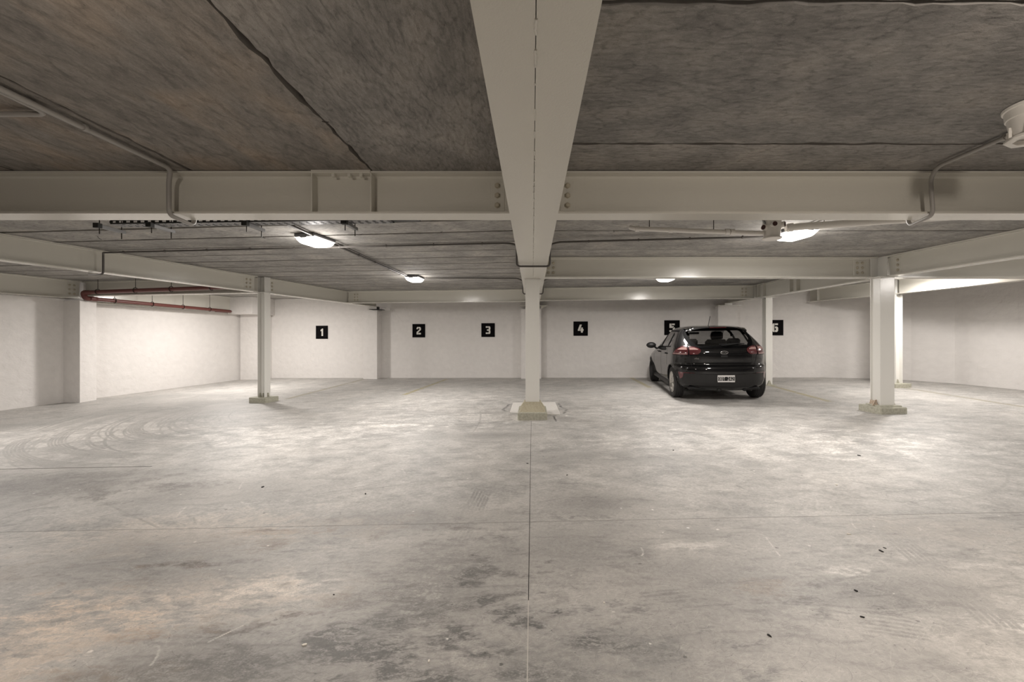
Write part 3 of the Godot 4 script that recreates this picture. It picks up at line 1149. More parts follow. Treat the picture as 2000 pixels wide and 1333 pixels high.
	bolts(t, a, b, (b - a).length() - 0.13, -1.0, 2, 2.155)
	a = Vector2(left_x(9.16) + 0.14, 9.16)
	b = Vector2(left_x(12.5) + 0.12, 12.5)
	t = beam(a, b, "deep white beam along the left wall behind the lower red pipe", 2.085)


# an H column: web across, flanges facing the sides (or front and back when "broad")
func build_columns() -> void:
	# slim left column
	var turn := deg_to_rad(-12.5)
	var f := on_floor(-5.60, 8.33)
	var t := thing("steel_column", "slim cream H column on an olive plinth, carrying the diagonal beam", "column", f, turn)
	var top := CEIL - f.y
	var mb := MB.new()
	for s in [-1, 1]:
		mb.slab(Vector3(s * 0.082 - 0.006, 0.10, -0.072), Vector3(s * 0.082 + 0.006, top - 0.002, 0.072), 0.002)
	mb.slab(Vector3(-0.077, 0.10, -0.005), Vector3(0.077, top - 0.002, 0.005), 0.001)
	part("shaft", mb, M.column, t)
	part("plinth", MB.new().slab(Vector3(-0.20, -0.03, -0.16), Vector3(0.21, 0.105, 0.17), 0.008), M.plinth, t)
	for s in [[0.105, 0.0, 0.0], [-0.03, 0.06, PI / 2], [0.045, 0.06, PI / 2], [-0.105, 0.0, 0.0]]:
		var g := PackedVector2Array([Vector2(-0.03, 0), Vector2(0.03, 0), Vector2(0.012, 0.085), Vector2(-0.012, 0.085)])
		part("gusset", MB.new().extrude(g, frame(Vector3(s[0], 0.105, s[1]), s[2]), -0.006, 0.006), M.plinth, t)
	part("cap_plate", MB.new().slab(Vector3(-0.13, BEAM_LOW - f.y - 0.014, -0.13), Vector3(0.13, BEAM_LOW - f.y - 0.001, 0.13), 0.002), M.column, t)
	# middle column: a boxed pair, its flange to the viewer
	f = on_floor(0.0, 6.42)
	t = thing("steel_column", "pale middle column on an olive block, under the double beam", "column", f)
	top = BEAM_LOW - f.y
	mb = MB.new()
	for s in [-1, 1]:
		mb.slab(Vector3(-0.11, 0.10, s * 0.094 - 0.007), Vector3(0.11, top, s * 0.094 + 0.007), 0.003)
		mb.slab(Vector3(s * 0.055 - 0.004, 0.10, -0.09), Vector3(s * 0.055 + 0.004, top, 0.09), 0.001)
	part("shaft", mb, M.column, t)
	part("plinth", MB.new().slab(Vector3(-0.225, -0.03, -0.24), Vector3(0.225, 0.11, 0.36), 0.01), M.plinth, t)
	var pm := MB.new()
	var lo := [Vector3(-0.205, 0.10, -0.22), Vector3(0.205, 0.10, -0.22), Vector3(0.205, 0.10, 0.335), Vector3(-0.205, 0.10, 0.335)]
	var hi := [Vector3(-0.125, 0.235, -0.12), Vector3(0.125, 0.235, -0.12), Vector3(0.125, 0.235, 0.115), Vector3(-0.125, 0.235, 0.115)]
	for i in 4:
		pm.face([lo[i], lo[(i + 1) % 4], hi[(i + 1) % 4], hi[i]], lo[i] + lo[(i + 1) % 4] - Vector3(0, 0.2, 0.1))
	pm.face(hi, Vector3.UP)
	part("mortar_skirt", pm, M.mortar, t, "splashed mortar skirt round the foot")
	for s in [-1, 1]:
		var g := PackedVector2Array([Vector2(s * 0.11, top - 0.09), Vector2(s * 0.135, top - 0.01), Vector2(s * 0.10, top - 0.01)])
		part("gusset", MB.new().extrude(g, Transform3D.IDENTITY, 0.095, 0.106), M.column, t)
		g = PackedVector2Array([Vector2(s * 0.11, 0.235), Vector2(s * 0.145, 0.215), Vector2(s * 0.205, 0.105), Vector2(s * 0.11, 0.105)])
		part("gusset", MB.new().extrude(g, Transform3D.IDENTITY, 0.10, 0.112), M.mortar, t)
	# thick right column
	turn = deg_to_rad(4.0)
	f = on_floor(5.42, 6.19)
	t = thing("steel_column", "thick pale column with rusty chips at its foot, beside the black car's lane", "column", f, turn)
	top = CEIL - f.y
	mb = MB.new()
	for s in [-1, 1]:
		mb.slab(Vector3(-0.118, 0.09, s * 0.078 - 0.007), Vector3(0.118, (BEAM_LOW - f.y) if s > 0 else top - 0.002, s * 0.078 + 0.007), 0.003)
		mb.slab(Vector3(s * 0.09 - 0.005, 0.09, -0.074), Vector3(s * 0.09 + 0.005, BEAM_LOW - f.y, 0.074), 0.001)
	mb.slab(Vector3(-0.006, BEAM_LOW - f.y, -0.07), Vector3(0.006, top - 0.002, 0.085), 0.001)
	part("shaft", mb, M.column, t)
	part("plinth", MB.new().slab(Vector3(-0.22, -0.03, -0.19), Vector3(0.21, 0.095, 0.20), 0.012), M.plinth, t)
	part("mortar_bed", MB.new().slab(Vector3(-0.16, 0.08, -0.13), Vector3(0.185, 0.115, 0.15), 0.012), M.plinth, t)
	part("cap_plate", MB.new().slab(Vector3(-0.16, BEAM_LOW - f.y - 0.014, -0.12), Vector3(0.15, BEAM_LOW - f.y - 0.001, 0.12), 0.002), M.column, t)
	var rusty := mat(Color(0.60, 0.50, 0.40), 0.85)
	var rb := noise_bytes(256, 256, 640, 0.10, 4, 1.0, false, true)
	var ro := PackedByteArray()
	ro.resize(256 * 256 * 3)
	for i in 256 * 256:
		var k := clampf((rb[i] / 255.0 - 0.34) * 5.0, 0.0, 1.0)
		ro[i * 3] = int(lerpf(120, 214, k))
		ro[i * 3 + 1] = int(lerpf(78, 206, k))
		ro[i * 3 + 2] = int(lerpf(52, 190, k))
	rusty.albedo_color = Color.WHITE
	rusty.albedo_texture = texture_from(ro, 256, 256)
	rusty.uv1_triplanar = true
	rusty.uv1_scale = Vector3.ONE * 5.0
	for s in [[-0.118, 1.0], [0.118, -1.0]]:
		var g := PackedVector2Array([Vector2(s[0], 0.10), Vector2(s[0] - s[1] * 0.075, 0.10), Vector2(s[0] - s[1] * 0.02, 0.19), Vector2(s[0], 0.19)])
		part("gusset", MB.new().extrude(g, Transform3D.IDENTITY, 0.02, 0.032), rusty, t, "gusset with rust showing through the paint")
	var g2 := PackedVector2Array([Vector2(-0.085, 0.10), Vector2(0.06, 0.10), Vector2(0.02, 0.17), Vector2(-0.07, 0.18)])
	part("gusset", MB.new().extrude(g2, Transform3D(Basis(Vector3.UP, -PI / 2), Vector3(-0.124, 0, 0)), -0.004, 0.006), rusty, t)
	# slim column beside the car
	f = on_floor(5.50, 9.36, 0.0)
	t = thing("steel_column", "slim pale column right behind the black car, covering part of a sign", "column", f, deg_to_rad(2.0))
	top = BEAM_LOW - f.y
	mb = MB.new()
	for s in [-1, 1]:
		mb.slab(Vector3(-0.078, 0.0, s * 0.07 - 0.006), Vector3(0.078, top, s * 0.07 + 0.006), 0.002)
	mb.slab(Vector3(-0.004, 0.0, -0.066), Vector3(0.004, top, 0.066), 0.001)
	part("shaft", mb, M.column, t)
	part("gusset", MB.new().extrude(PackedVector2Array([Vector2(-0.05, 0.015), Vector2(0.05, 0.015), Vector2(0.012, 0.11), Vector2(-0.012, 0.11)]), Transform3D.IDENTITY, 0.078, 0.09), M.plinth, t)
	part("base_plate", MB.new().slab(Vector3(-0.14, -0.01, -0.13), Vector3(0.14, 0.018, 0.14), 0.003), M.plinth, t)
	part("cap_plate", MB.new().slab(Vector3(-0.13, top - 0.014, -0.11), Vector3(0.13, top - 0.001, 0.11), 0.002), M.column, t)
	# bright column at the back right
	f = on_floor(7.88, 8.66)
	t = thing("steel_column", "slim column lit glaring white beside the hidden lamp, on a grey plinth", "column", f, deg_to_rad(8.0))
	top = CEIL - f.y
	mb = MB.new()
	for s in [-1, 1]:
		mb.slab(Vector3(s * 0.078 - 0.006, 0.08, -0.072), Vector3(s * 0.078 + 0.006, top - 0.002, 0.072), 0.002)
	mb.slab(Vector3(-0.075, 0.08, -0.005), Vector3(0.075, top - 0.002, 0.005), 0.001)
	part("shaft", mb, M.column, t)
	part("plinth", MB.new().slab(Vector3(-0.20, -0.03, -0.17), Vector3(0.19, 0.09, 0.17), 0.008), M.plinth, t)
	part("gusset", MB.new().extrude(PackedVector2Array([Vector2(-0.045, 0.085), Vector2(0.045, 0.085), Vector2(0.01, 0.17), Vector2(-0.01, 0.17)]), Transform3D.IDENTITY, 0.03, 0.04), M.plinth, t)


# ------------------------------------------------------------------ bay signs

func digit_pieces(k: int) -> Array:
	match k:
		1: return [[[.45, 0], [.78, 0], [.78, 1], [.58, 1], [.26, .80], [.26, .62], [.45, .72]]]
		2: return [[[.08, .70], [.08, .84], [.24, 1], [.46, 1], [.46, .80], [.36, .80], [.34, .70]], [[.51, 1], [.78, 1], [.94, .86], [.94, .60], [.40, .27], [.40, 0], [.08, 0], [.08, .32], [.64, .66], [.64, .80], [.51, .80]], [[.45, 0], [.94, 0], [.94, .22], [.45, .22]]]
		3: return [[[.08, .80], [.08, 1], [.48, 1], [.48, .80]], [[.53, 1], [.80, 1], [.94, .88], [.94, .60], [.84, .51], [.94, .42], [.94, .12], [.80, 0], [.53, 0], [.53, .20], [.64, .24], [.64, .41], [.30, .41], [.30, .60], [.64, .60], [.64, .77], [.53, .80]], [[.08, 0], [.48, 0], [.48, .20], [.08, .20]]]
		4: return [[[.36, 1], [.72, 1], [.34, .22], [.02, .22], [.02, .36]], [[.60, .64], [.88, .64], [.88, .45], [1.0, .45], [1.0, .20], [.88, .20], [.88, 0], [.56, 0], [.56, .20], [.40, .20], [.52, .45], [.60, .50]]]
		5: return [[[.08, 1], [.42, 1], [.42, .68], [.72, .68], [.84, .60], [.58, .47], [.08, .47]], [[.49, 1], [.94, 1], [.94, .80], [.49, .80]], [[.90, .55], [.96, .48], [.96, .14], [.80, 0], [.52, 0], [.52, .20], [.62, .24], [.62, .40]], [[.08, 0], [.46, 0], [.46, .20], [.08, .20]]]
	return [[[.08, .14], [.08, .86], [.24, 1], [.44, 1], [.44, .80], [.40, .76], [.40, .24], [.44, .20], [.44, 0], [.24, 0]], [[.50, 1], [.94, 1], [.94, .80], [.50, .80]], [[.50, .64], [.80, .64], [.96, .50], [.96, .14], [.80, 0], [.50, 0], [.50, .20], [.64, .24], [.64, .42], [.50, .44]]]


func build_signs() -> void:
	var turn := atan2(LEFT_B.y - BACK_B.y, BACK_B.x - LEFT_B.x)   # the back wall stands askew
	# number, x, height of the middle, size
	for s in [[1, -6.80, 1.458, 0.425], [2, -3.52, 1.50, 0.415], [3, -1.335, 1.513, 0.415], [4, 1.395, 1.548, 0.415], [5, 3.90, 1.565, 0.415], [6, 6.52, 1.555, 0.415]]:
		var d: float = back_d(s[1])
		var words := ["zero", "one", "two", "three", "four", "five", "six"]
		var t := thing("bay_sign", "black square wall sign with white stencilled number %s" % words[s[0]], "sign", v(s[1], s[2], d - 0.006), -turn)
		var h: float = s[3] * 0.5
		part("panel", MB.new().slab(Vector3(-h, -h, -0.004), Vector3(h, h, 0.008), 0.001), M.sign_black, t)
		var dh: float = s[3] * 0.56
		var dw: float = s[3] * 0.40
		for piece in digit_pieces(s[0]):
			var poly := PackedVector2Array()
			for q in piece:
				poly.append(Vector2((q[0] - 0.5) * dw, (q[1] - 0.5) * dh))
			part("numeral", MB.new().extrude(poly, Transform3D.IDENTITY, 0.0075, 0.0095), M.sign_white, t)


# ------------------------------------------------------------------ pipes and conduits

func run_of(called: String, label: String, category: String, m: Material, pts: Array, r: float, bend: float, clamps := [], group := "") -> Node3D:
	# pts in world metres; the thing stands at its first point; clamps are shares of the way
	var at: Vector3 = pts[0]
	var t := thing(called, label, category, at, 0.0, group)
	var loc := []
	for q in pts:
		loc.append(q - at)
	part("pipe", MB.new().tube(bent(loc, bend), r, 12), m, t)
	for c in clamps:        # [point, direction]
		var q: Vector3 = c[0] - at
		var dir: Vector3 = (c[1] as Vector3).normalized()
		var mb := MB.new()
		mb.tube([q - dir * 0.008, q + dir * 0.008], r + 0.004, 12)
		mb.box(Transform3D(Basis.looking_at(dir, Vector3.UP), q + Vector3(0, 0.008, 0)), Vector3(r * 1.6, 0.020, 0.014), 0.001)
		part("clamp", mb, m, t)
	return t


func spaced(a: Vector3, b: Vector3, gap: float) -> Array:
	var out := []
	var l := a.distance_to(b)
	var k := int(l / gap)
	for i in k:
		out.append([a.lerp(b, (i + 0.5) / k), b - a])
	return out


func build_pipes() -> void:
	var up := 2.524
	# near left: down the face of the cross beam and under it
	var a := v(-2.60, up, -1.0)
	var b := v(-2.625, up, 2.90)
	run_of("conduit", "grey conduit bending down over the face of the left cross beam", "conduit", M.conduit,
		[a, b, v(-2.69, 2.47, 2.955), v(-2.69, 2.205, 2.955), v(-2.715, 2.195, 3.20), v(-2.715, up - 0.02, 3.25), v(-2.68, up, 3.36)], 0.0155, 0.05, spaced(v(-2.605, up, 0.5), v(-2.62, up, 2.7), 0.72))
	run_of("conduit", "grey branch conduit turning off across the near left slabs", "conduit", M.conduit,
		[v(-5.2, up, 2.19), v(-2.655, up, 2.19), v(-2.645, up, 1.9), v(-2.635, up, -1.0)], 0.0135, 0.06)
	# the long conduit between the two lamps of the left bay
	a = v(-2.67, up, 3.40)
	b = v(-2.54, up, 7.96)
	run_of("conduit", "straight grey conduit joining the two lamps of the left bay", "conduit", M.conduit_dark, [a, b], 0.0155, 0.05, spaced(a, b, 0.55))
	run_of("conduit", "thin grey conduit lying beside the straight one behind the lamp", "conduit", M.conduit_dark, [v(-2.545, up, 5.2), v(-2.485, up, 7.9)], 0.009, 0.05)
	# across the bays and under the double beam
	var dn := up - 0.034
	a = v(-6.04, dn, 5.62)
	b = v(-0.32, dn, 5.05)
	run_of("conduit", "long grey conduit crossing the ceiling from the diagonal beam to the drain trap", "conduit", M.conduit_dark,
		[v(-6.42, 2.21, 5.78), v(-6.30, 2.195, 5.72), v(-6.105, 2.195, 5.68), v(-6.105, 2.49, 5.68), a, b, v(-0.203, 2.48, 5.09), v(-0.203, 2.205, 5.10), v(0.223, 2.205, 5.10), v(0.223, 2.48, 5.08), v(0.33, dn, 5.0), v(2.84, dn, 4.72)],
		0.0125, 0.05, spaced(a, b, 0.6) + spaced(v(0.4, dn, 5.0), v(2.8, dn, 4.72), 0.6))
	run_of("conduit", "thin grey conduit crossing behind the middle column", "conduit", M.conduit_dark,
		[v(-2.2, up, 8.26), v(-0.32, up, 8.30), v(-0.203, 2.48, 8.34), v(-0.203, 2.205, 8.35), v(0.223, 2.205, 8.35), v(0.223, 2.48, 8.34), v(0.33, up, 8.3), v(2.5, up, 8.16)], 0.0125, 0.05)
	# near right
	run_of("conduit", "dark grey conduit bending down over the face of the right cross beam", "conduit", M.conduit,
		[v(2.89, up, 1.9), v(2.90, up, 2.86), v(2.945, 2.47, 2.955), v(2.965, 2.205, 2.955), v(3.02, 2.19, 3.20), v(3.02, up - 0.02, 3.26), v(3.03, up, 4.40)], 0.0135, 0.05, [[v(2.895, up, 2.45), Vector3(0, 0, -1)]])
	# white drain trap with its pipes
	var c := v(2.47, 2.31, 4.12)
	var t := thing("drain_trap", "white plastic drain trap under the ceiling, with brown plugs", "drain trap", c)
	part("body", MB.new().lathe([Vector2(0.0, -0.002), Vector2(0.078, -0.002), Vector2(0.092, 0.004), Vector2(0.092, 0.014), Vector2(0.076, 0.02), Vector2(0.084, 0.12), Vector2(0.086, 0.125), Vector2(0.086, 0.19), Vector2(0.07, 0.20), Vector2(0.06, 0.238)], Transform3D.IDENTITY, 28), M.pvc, t)
	for q in [[-0.028, 0.135, 0.082, 0.0], [0.082, 0.14, 0.052, 0.75], [-0.092, 0.115, 0.03, -1.2]]:
		var dir := Vector3(sin(q[3]), 0, cos(q[3]))
		var p := Vector3(q[0], q[1], q[2])
		var port := part("port", MB.new().tube([p - dir * 0.03, p + dir * 0.016], 0.030, 16), M.pvc, t)
		part("plug", MB.new().tube([p + dir * 0.010, p + dir * 0.021], 0.023, 16), M.cap, port, "brown plug")
	var pr := part("strap", MB.new().box(Transform3D(Basis(Vector3(0, 0, 1), 0.5), Vector3(-0.10, 0.19, 0.02)), Vector3(0.012, 0.13, 0.02), 0.001), M.galvanised, t)
	pr.set_meta("label", "perforated metal strap")
	var t2 := run_of("drain_pipe", "white drain pipe running left from the drain trap", "pipe", M.pvc, [v(1.03, 2.455, 4.20), v(1.05, 2.415, 4.10), v(1.75, 2.388, 4.10), v(2.38, 2.372, 4.12)], 0.023, 0.03)
	for x in [1.075, 1.42, 2.0, 2.05]:
		var y := lerpf(2.415, 2.372, (x - 1.05) / 1.33)
		part("coupling", MB.new().tube([v(x - 0.02, y, 4.102) - t2.position, v(x + 0.02, y, 4.102) - t2.position], 0.029, 14), M.pvc, t2)
	for x in [1.20, 1.86]:
		var y := lerpf(2.415, 2.372, (x - 1.05) / 1.33)
		part("hanger", MB.new().tube([v(x, y, 4.10) - t2.position, v(x, CEIL, 4.10) - t2.position], 0.004, 6), M.rod, t2)
	t2 = run_of("drain_pipe", "thick white drain pipe running right from the drain trap behind the cross beam", "pipe", M.pvc, [v(2.60, 2.42, 4.10), v(2.75, 2.43, 4.07), v(4.6, 2.49, 3.80)], 0.036, 0.06)
	part("coupling", MB.new().tube([v(2.615, 2.422, 4.094) - t2.position, v(2.66, 2.425, 4.085) - t2.position], 0.043, 16), M.pvc, t2)
	part("hanger", MB.new().tube([v(2.95, 2.44, 4.04) - t2.position, v(2.95, CEIL, 4.04) - t2.position], 0.004, 6), M.rod, t2)
	# the near one, cut by the right edge of the picture
	t = thing("drain_trap", "round white drain trap with a ribbed collar, beside the right conduit", "drain trap", v(2.70, 2.365, 2.14))
	part("body", MB.new().lathe([Vector2(0.0, 0.03), Vector2(0.092, 0.03), Vector2(0.106, 0.12), Vector2(0.112, 0.122), Vector2(0.116, 0.165), Vector2(0.123, 0.168), Vector2(0.125, 0.182), Vector2(0.118, 0.184)], Transform3D.IDENTITY, 36), M.pvc, t)
	part("collar", MB.new().lathe([Vector2(0.084, 0.0), Vector2(0.112, 0.0), Vector2(0.118, 0.006), Vector2(0.114, 0.018), Vector2(0.098, 0.026), Vector2(0.084, 0.026), Vector2(0.084, 0.0)], Transform3D.IDENTITY, 8), M.pvc, t)
	for k in 8:
		var ang := TAU * (k + 0.5) / 8.0
		part("rib", MB.new().box(Transform3D(Basis(Vector3.UP, -ang), Vector3(cos(ang), 0, sin(ang)) * 0.102 + Vector3(0, 0.050, 0)), Vector3(0.014, 0.056, 0.006), 0.001), M.pvc, t)
	# red fire pipes in the left bay
	var ring := func(parent: Node3D, at: Vector3, dir: Vector3):
		var q := at - parent.position
		var side := dir.cross(Vector3.UP).normalized()
		var loop := []
		for k in 15:
			var ang := TAU * k / 14.0
			loop.append(q + side * cos(ang) * 0.052 + Vector3.UP * (sin(ang) * 0.056 + 0.004))
		var h := part("hanger", MB.new().tube(loop, 0.007, 6, false), M.rod, parent)
		part("rod", MB.new().tube([q + Vector3.UP * 0.06, Vector3(q.x, CEIL - parent.position.y, q.z)], 0.005, 6), M.rod, h)
	var p0 := v(-9.78, 2.276, 8.72)
	var p1 := v(-5.95, 2.333, 8.16)
	t = thing("fire_pipe", "dark red fire pipe with two arms, hung on rods before the left bay's beams", "pipe", p0)
	var q0 := v(-9.74, 2.15, 8.80)
	var q1 := v(-9.20, 2.088, 12.2)
	part("upper_arm", MB.new().tube([Vector3.ZERO, p1 - p0], 0.042, 14), M.red_pipe, t)
	var low := []
	for w in [q0, q1, q1 + Vector3(-0.17, 0.0, -0.06), q1 + Vector3(-0.20, 0.0, 0.35)]:
		low.append(w - p0)
	part("lower_arm", MB.new().tube(bent(low, 0.09), 0.042, 14), M.red_pipe, t)
	part("elbow", MB.new().tube(bent([Vector3(0.10, 0.0014, -0.0), Vector3(-0.03, 0.0, 0.0), q0 - p0 + Vector3(-0.05, 0.0, 0.06), q0 - p0 + Vector3(0.02, -0.003, -0.12)], 0.05), 0.050, 14), M.red_pipe, t)
	for k in [0.09, 0.34, 0.57, 0.82]:
		ring.call(t, p0.lerp(p1, k), p1 - p0)
	for k in [0.13, 0.36, 0.58, 0.80]:
		ring.call(t, q0.lerp(q1, k), q1 - q0)


# ------------------------------------------------------------------ cable tray

func build_cable_tray() -> void:
	var a := v(-4.30, 2.455, 4.13)
	var b := v(-1.40, 2.455, 3.98)
	var fr := along(Vector3.ZERO, b - a)
	var len_ := a.distance_to(b)
	var t := thing("cable_tray", "perforated metal cable tray hanging behind the left cross beam", "cable tray", a)
	var pitch := 0.077
	var k := int(len_ / pitch)
	# rails with slots, each slot a real opening
	for s in [-1, 1]:
		var mb := MB.new()
		for y in [0.004, 0.036]:
			mb.box(fr * Transform3D(Basis.IDENTITY, Vector3(s * 0.06, y, len_ * 0.5)), Vector3(0.0016, 0.013, len_), 0.0)
		for i in k + 1:
			mb.box(fr * Transform3D(Basis.IDENTITY, Vector3(s * 0.06, 0.02, clampf(i * pitch, 0.01, len_ - 0.01))), Vector3(0.0016, 0.022, 0.036), 0.0)
		part("side_rail", mb, M.dark_steel, t)
	var base := MB.new()
	for x in [-0.052, -0.018, 0.018, 0.052]:
		base.box(fr * Transform3D(Basis.IDENTITY, Vector3(x, -0.002, len_ * 0.5)), Vector3(0.016, 0.0016, len_), 0.0)
	for i in k + 1:
		base.box(fr * Transform3D(Basis.IDENTITY, Vector3(0, -0.002, clampf(i * pitch, 0.02, len_ - 0.02))), Vector3(0.118, 0.0014, 0.038), 0.0)
	part("perforated_base", base, M.galvanised, t)
	part("end_cover", MB.new().box(fr * Transform3D(Basis.IDENTITY, Vector3(0.03, 0.02, len_ + 0.10)), Vector3(0.05, 0.022, 0.34), 0.002), M.dark_steel, t, "black end cover")
	# cross struts on threaded rods
	for x in [-4.42, -3.86, -2.86, -1.85]:
		var d := lerpf(4.13, 3.98, (x + 4.30) / 2.9)
		var h := part("strut", MB.new().slab(v(x - 0.02, 2.418, d - 0.09) - a, v(x + 0.02, 2.450, d + 0.19) - a, 0.002), M.galvanised, t)
		for e in [-0.06, 0.16]:
			part("rod", MB.new().tube([v(x, 2.355, d + e) - a, v(x, CEIL, d + e) - a], 0.0045, 6), M.rod, h)
		part("strut_clip", MB.new().slab(v(x - 0.027, 2.410, d - 0.10) - a, v(x + 0.027, 2.458, d - 0.055) - a, 0.002), M.dark_steel, h)


# ------------------------------------------------------------------ the car

# profiles of the body over the height y: [y, value]
const CAR_REAR := [[.20, .17], [.26, .075], [.34, .035], [.45, .014], [.56, .0], [.62, .004], [.652, .026], [.672, .085], [.70, .095], [.80, .086], [.88, .085], [.94, .10], [.99, .14], [1.03, .19], [1.10, .27], [1.20, .385], [1.30, .50], [1.345, .55], [1.375, .575], [1.40, .64], [1.42, .76], [1.44, 1.02], [1.452, 1.35], [1.456, 1.58]]
const CAR_NOSE := [[.20, 3.85], [.30, 3.98], [.45, 4.05], [.55, 4.05], [.64, 4.0], [.70, 3.90], [.76, 3.70], [.82, 3.45], [.88, 3.2], [.93, 2.98], [.97, 2.85], [1.05, 2.70], [1.15, 2.50], [1.25, 2.29], [1.35, 2.06], [1.40, 1.92], [1.43, 1.80], [1.45, 1.68], [1.456, 1.62]]
const CAR_HALF := [[.20, .74], [.26, .785], [.34, .82], [.45, .83], [.58, .835], [.70, .833], [.80, .828], [.90, .815], [.96, .80], [1.0, .79], [1.1, .745], [1.2, .695], [1.3, .64], [1.35, .605], [1.39, .555], [1.42, .47], [1.44, .36], [1.452, .22], [1.456, .07]]
const CAR_TAIL := [[.20, .66], [.60, .68], [.66, .66], [.90, .58], [1.1, .46], [1.3, .42], [1.456, .3]]
const AXLE := 0.66
const WHEELBASE := 2.57


func prof(tab: Array, y: float) -> float:      # smooth, without overshoot
	var k := tab.size()
	if y <= tab[0][0]:
		return tab[0][1]
	for i in k - 1:
		if y <= tab[i + 1][0]:
			var h: float = tab[i + 1][0] - tab[i][0]
			var s: float = (tab[i + 1][1] - tab[i][1]) / h
			var s0: float = s if i == 0 else (tab[i][1] - tab[i - 1][1]) / (tab[i][0] - tab[i - 1][0])
			var s1: float = s if i == k - 2 else (tab[i + 2][1] - tab[i + 1][1]) / (tab[i + 2][0] - tab[i + 1][0])
			var m0 := 0.0 if s0 * s <= 0.0 else 2.0 * s0 * s / (s0 + s)
			var m1 := 0.0 if s1 * s <= 0.0 else 2.0 * s1 * s / (s1 + s)
			if i == 0:
				m0 = s
			if i == k - 2:
				m1 = s
			var t: float = (y - tab[i][0]) / h
			return tab[i][1] * (2 * t * t * t - 3 * t * t + 1) + m0 * h * (t * t * t - 2 * t * t + t) + tab[i + 1][1] * (-2 * t * t * t + 3 * t * t) + m1 * h * (t * t * t - t * t)
	return tab[k - 1][1]


func car_at(x: float, y: float, s: float) -> Vector3:      # s runs from the rear bumper forwards
	return Vector3(x, y if y < 1.0 else 1.0 + (y - 1.0) * 0.92, AXLE - s)


# half the plan outline at the height y, from the rear middle along the right side to the nose: Vector2(x, s)
func car_outline(y: float) -> PackedVector2Array:
	var sr := prof(CAR_REAR, y)
	var sf := prof(CAR_NOSE, y)
	var w := prof(CAR_HALF, y)
	var lr := minf(prof(CAR_TAIL, y), (sf - sr) * 0.42)
	var lf := minf(0.95, (sf - sr) * 0.42)
	var out := PackedVector2Array()
	var e := 2.0 / 2.9
	for i in 27:
		var a := PI / 2 * i / 26.0
		out.append(Vector2(w * pow(sin(a), e), sr + lr * (1.0 - pow(maxf(cos(a), 0.0), e))))
	for i in range(1, 40):
		var q := i / 40.0
		out.append(Vector2(w, lerpf(sr + lr, sf - lf, q)))
	for i in 15:
		var a := PI / 2 * (1.0 - i / 14.0)
		out.append(Vector2(w * pow(maxf(sin(a), 0.0), 2.0 / 2.6), sf - lf * (1.0 - pow(maxf(cos(a), 0.0), 2.0 / 2.6))))
	return out


func car_rear_s(x: float, y: float) -> float:
	var w := prof(CAR_HALF, y)
	var lr := prof(CAR_TAIL, y)
	return prof(CAR_REAR, y) + lr * (1.0 - pow(maxf(0.0, 1.0 - pow(minf(absf(x) / w, 1.0), 2.9)), 1.0 / 2.9))


func car_side_x(s: float, y: float) -> float:
	var w := prof(CAR_HALF, y)
	var sr := prof(CAR_REAR, y)
	var sf := prof(CAR_NOSE, y)
	var lr := minf(prof(CAR_TAIL, y), (sf - sr) * 0.42)
	var lf := minf(0.95, (sf - sr) * 0.42)
	if s < sr + lr:
		return w * pow(maxf(0.0, 1.0 - pow(clampf((sr + lr - s) / lr, 0.0, 1.0), 2.9)), 1.0 / 2.9)
	if s > sf - lf:
		return w * pow(maxf(0.0, 1.0 - pow(clampf((s - sf + lf) / lf, 0.0, 1.0), 2.6)), 1.0 / 2.6)
	return w


func span(poly: Array, y: float) -> Vector2:      # where the row y crosses a polygon
	var lo := 1e9
	var hi := -1e9
	for i in poly.size():
		var a: Vector2 = poly[i]
		var b: Vector2 = poly[(i + 1) % poly.size()]
		if (a.y <= y and b.y >= y) or (b.y <= y and a.y >= y):
			var q := a.x if is_equal_approx(a.y, b.y) else lerpf(a.x, b.x, (y - a.y) / (b.y - a.y))
			lo = minf(lo, q)
			hi = maxf(hi, q)
			if is_equal_approx(a.y, b.y):
				lo = minf(lo, b.x)
				hi = maxf(hi, b.x)
	return Vector2(lo, hi)


func polygon(flat: Array) -> Array:
	var out := []
	for i in range(0, flat.size(), 2):
		out.append(Vector2(flat[i], flat[i + 1]))
	return out


# a sheet that follows the rear of the body inside a polygon of (x, y)
func rear_sheet(poly: Array, off: float, rows := 10, cols := 12) -> MB:
	var y0 := 1e9
	var y1 := -1e9
	for q in poly:
		y0 = minf(y0, q.y)
		y1 = maxf(y1, q.y)
	var g := []
	for i in rows + 1:
		var y := lerpf(y0 + 1e-4, y1 - 1e-4, float(i) / rows)
		var sp := span(poly, y)
		var row := []
		for j in cols + 1:
			var x := lerpf(sp.x, sp.y, float(j) / cols)
			row.append(car_at(x, y, car_rear_s(x, y) - off))
		g.append(row)
	return MB.new().grid(g, func(q): return Vector3(q.x * 0.6, q.y - 0.15, -1.0))


# a sheet that follows a side inside a polygon of (s, y)
func side_sheet(poly: Array, side: float, off: float, rows := 10, cols := 12) -> MB:
	var y0 := 1e9
	var y1 := -1e9
	for q in poly:
		y0 = minf(y0, q.y)
		y1 = maxf(y1, q.y)
	var g := []
	for i in rows + 1:
		var y := lerpf(y0 + 1e-4, y1 - 1e-4, float(i) / rows)
		var sp := span(poly, y)
		var row := []
		for j in cols + 1:
			var s := lerpf(sp.x, sp.y, float(j) / cols)
			row.append(car_at(side * (car_side_x(s, y) + off), y, s))
		g.append(row)
	return MB.new().grid(g, func(q): return Vector3(0, q.y - 0.2, q.z))


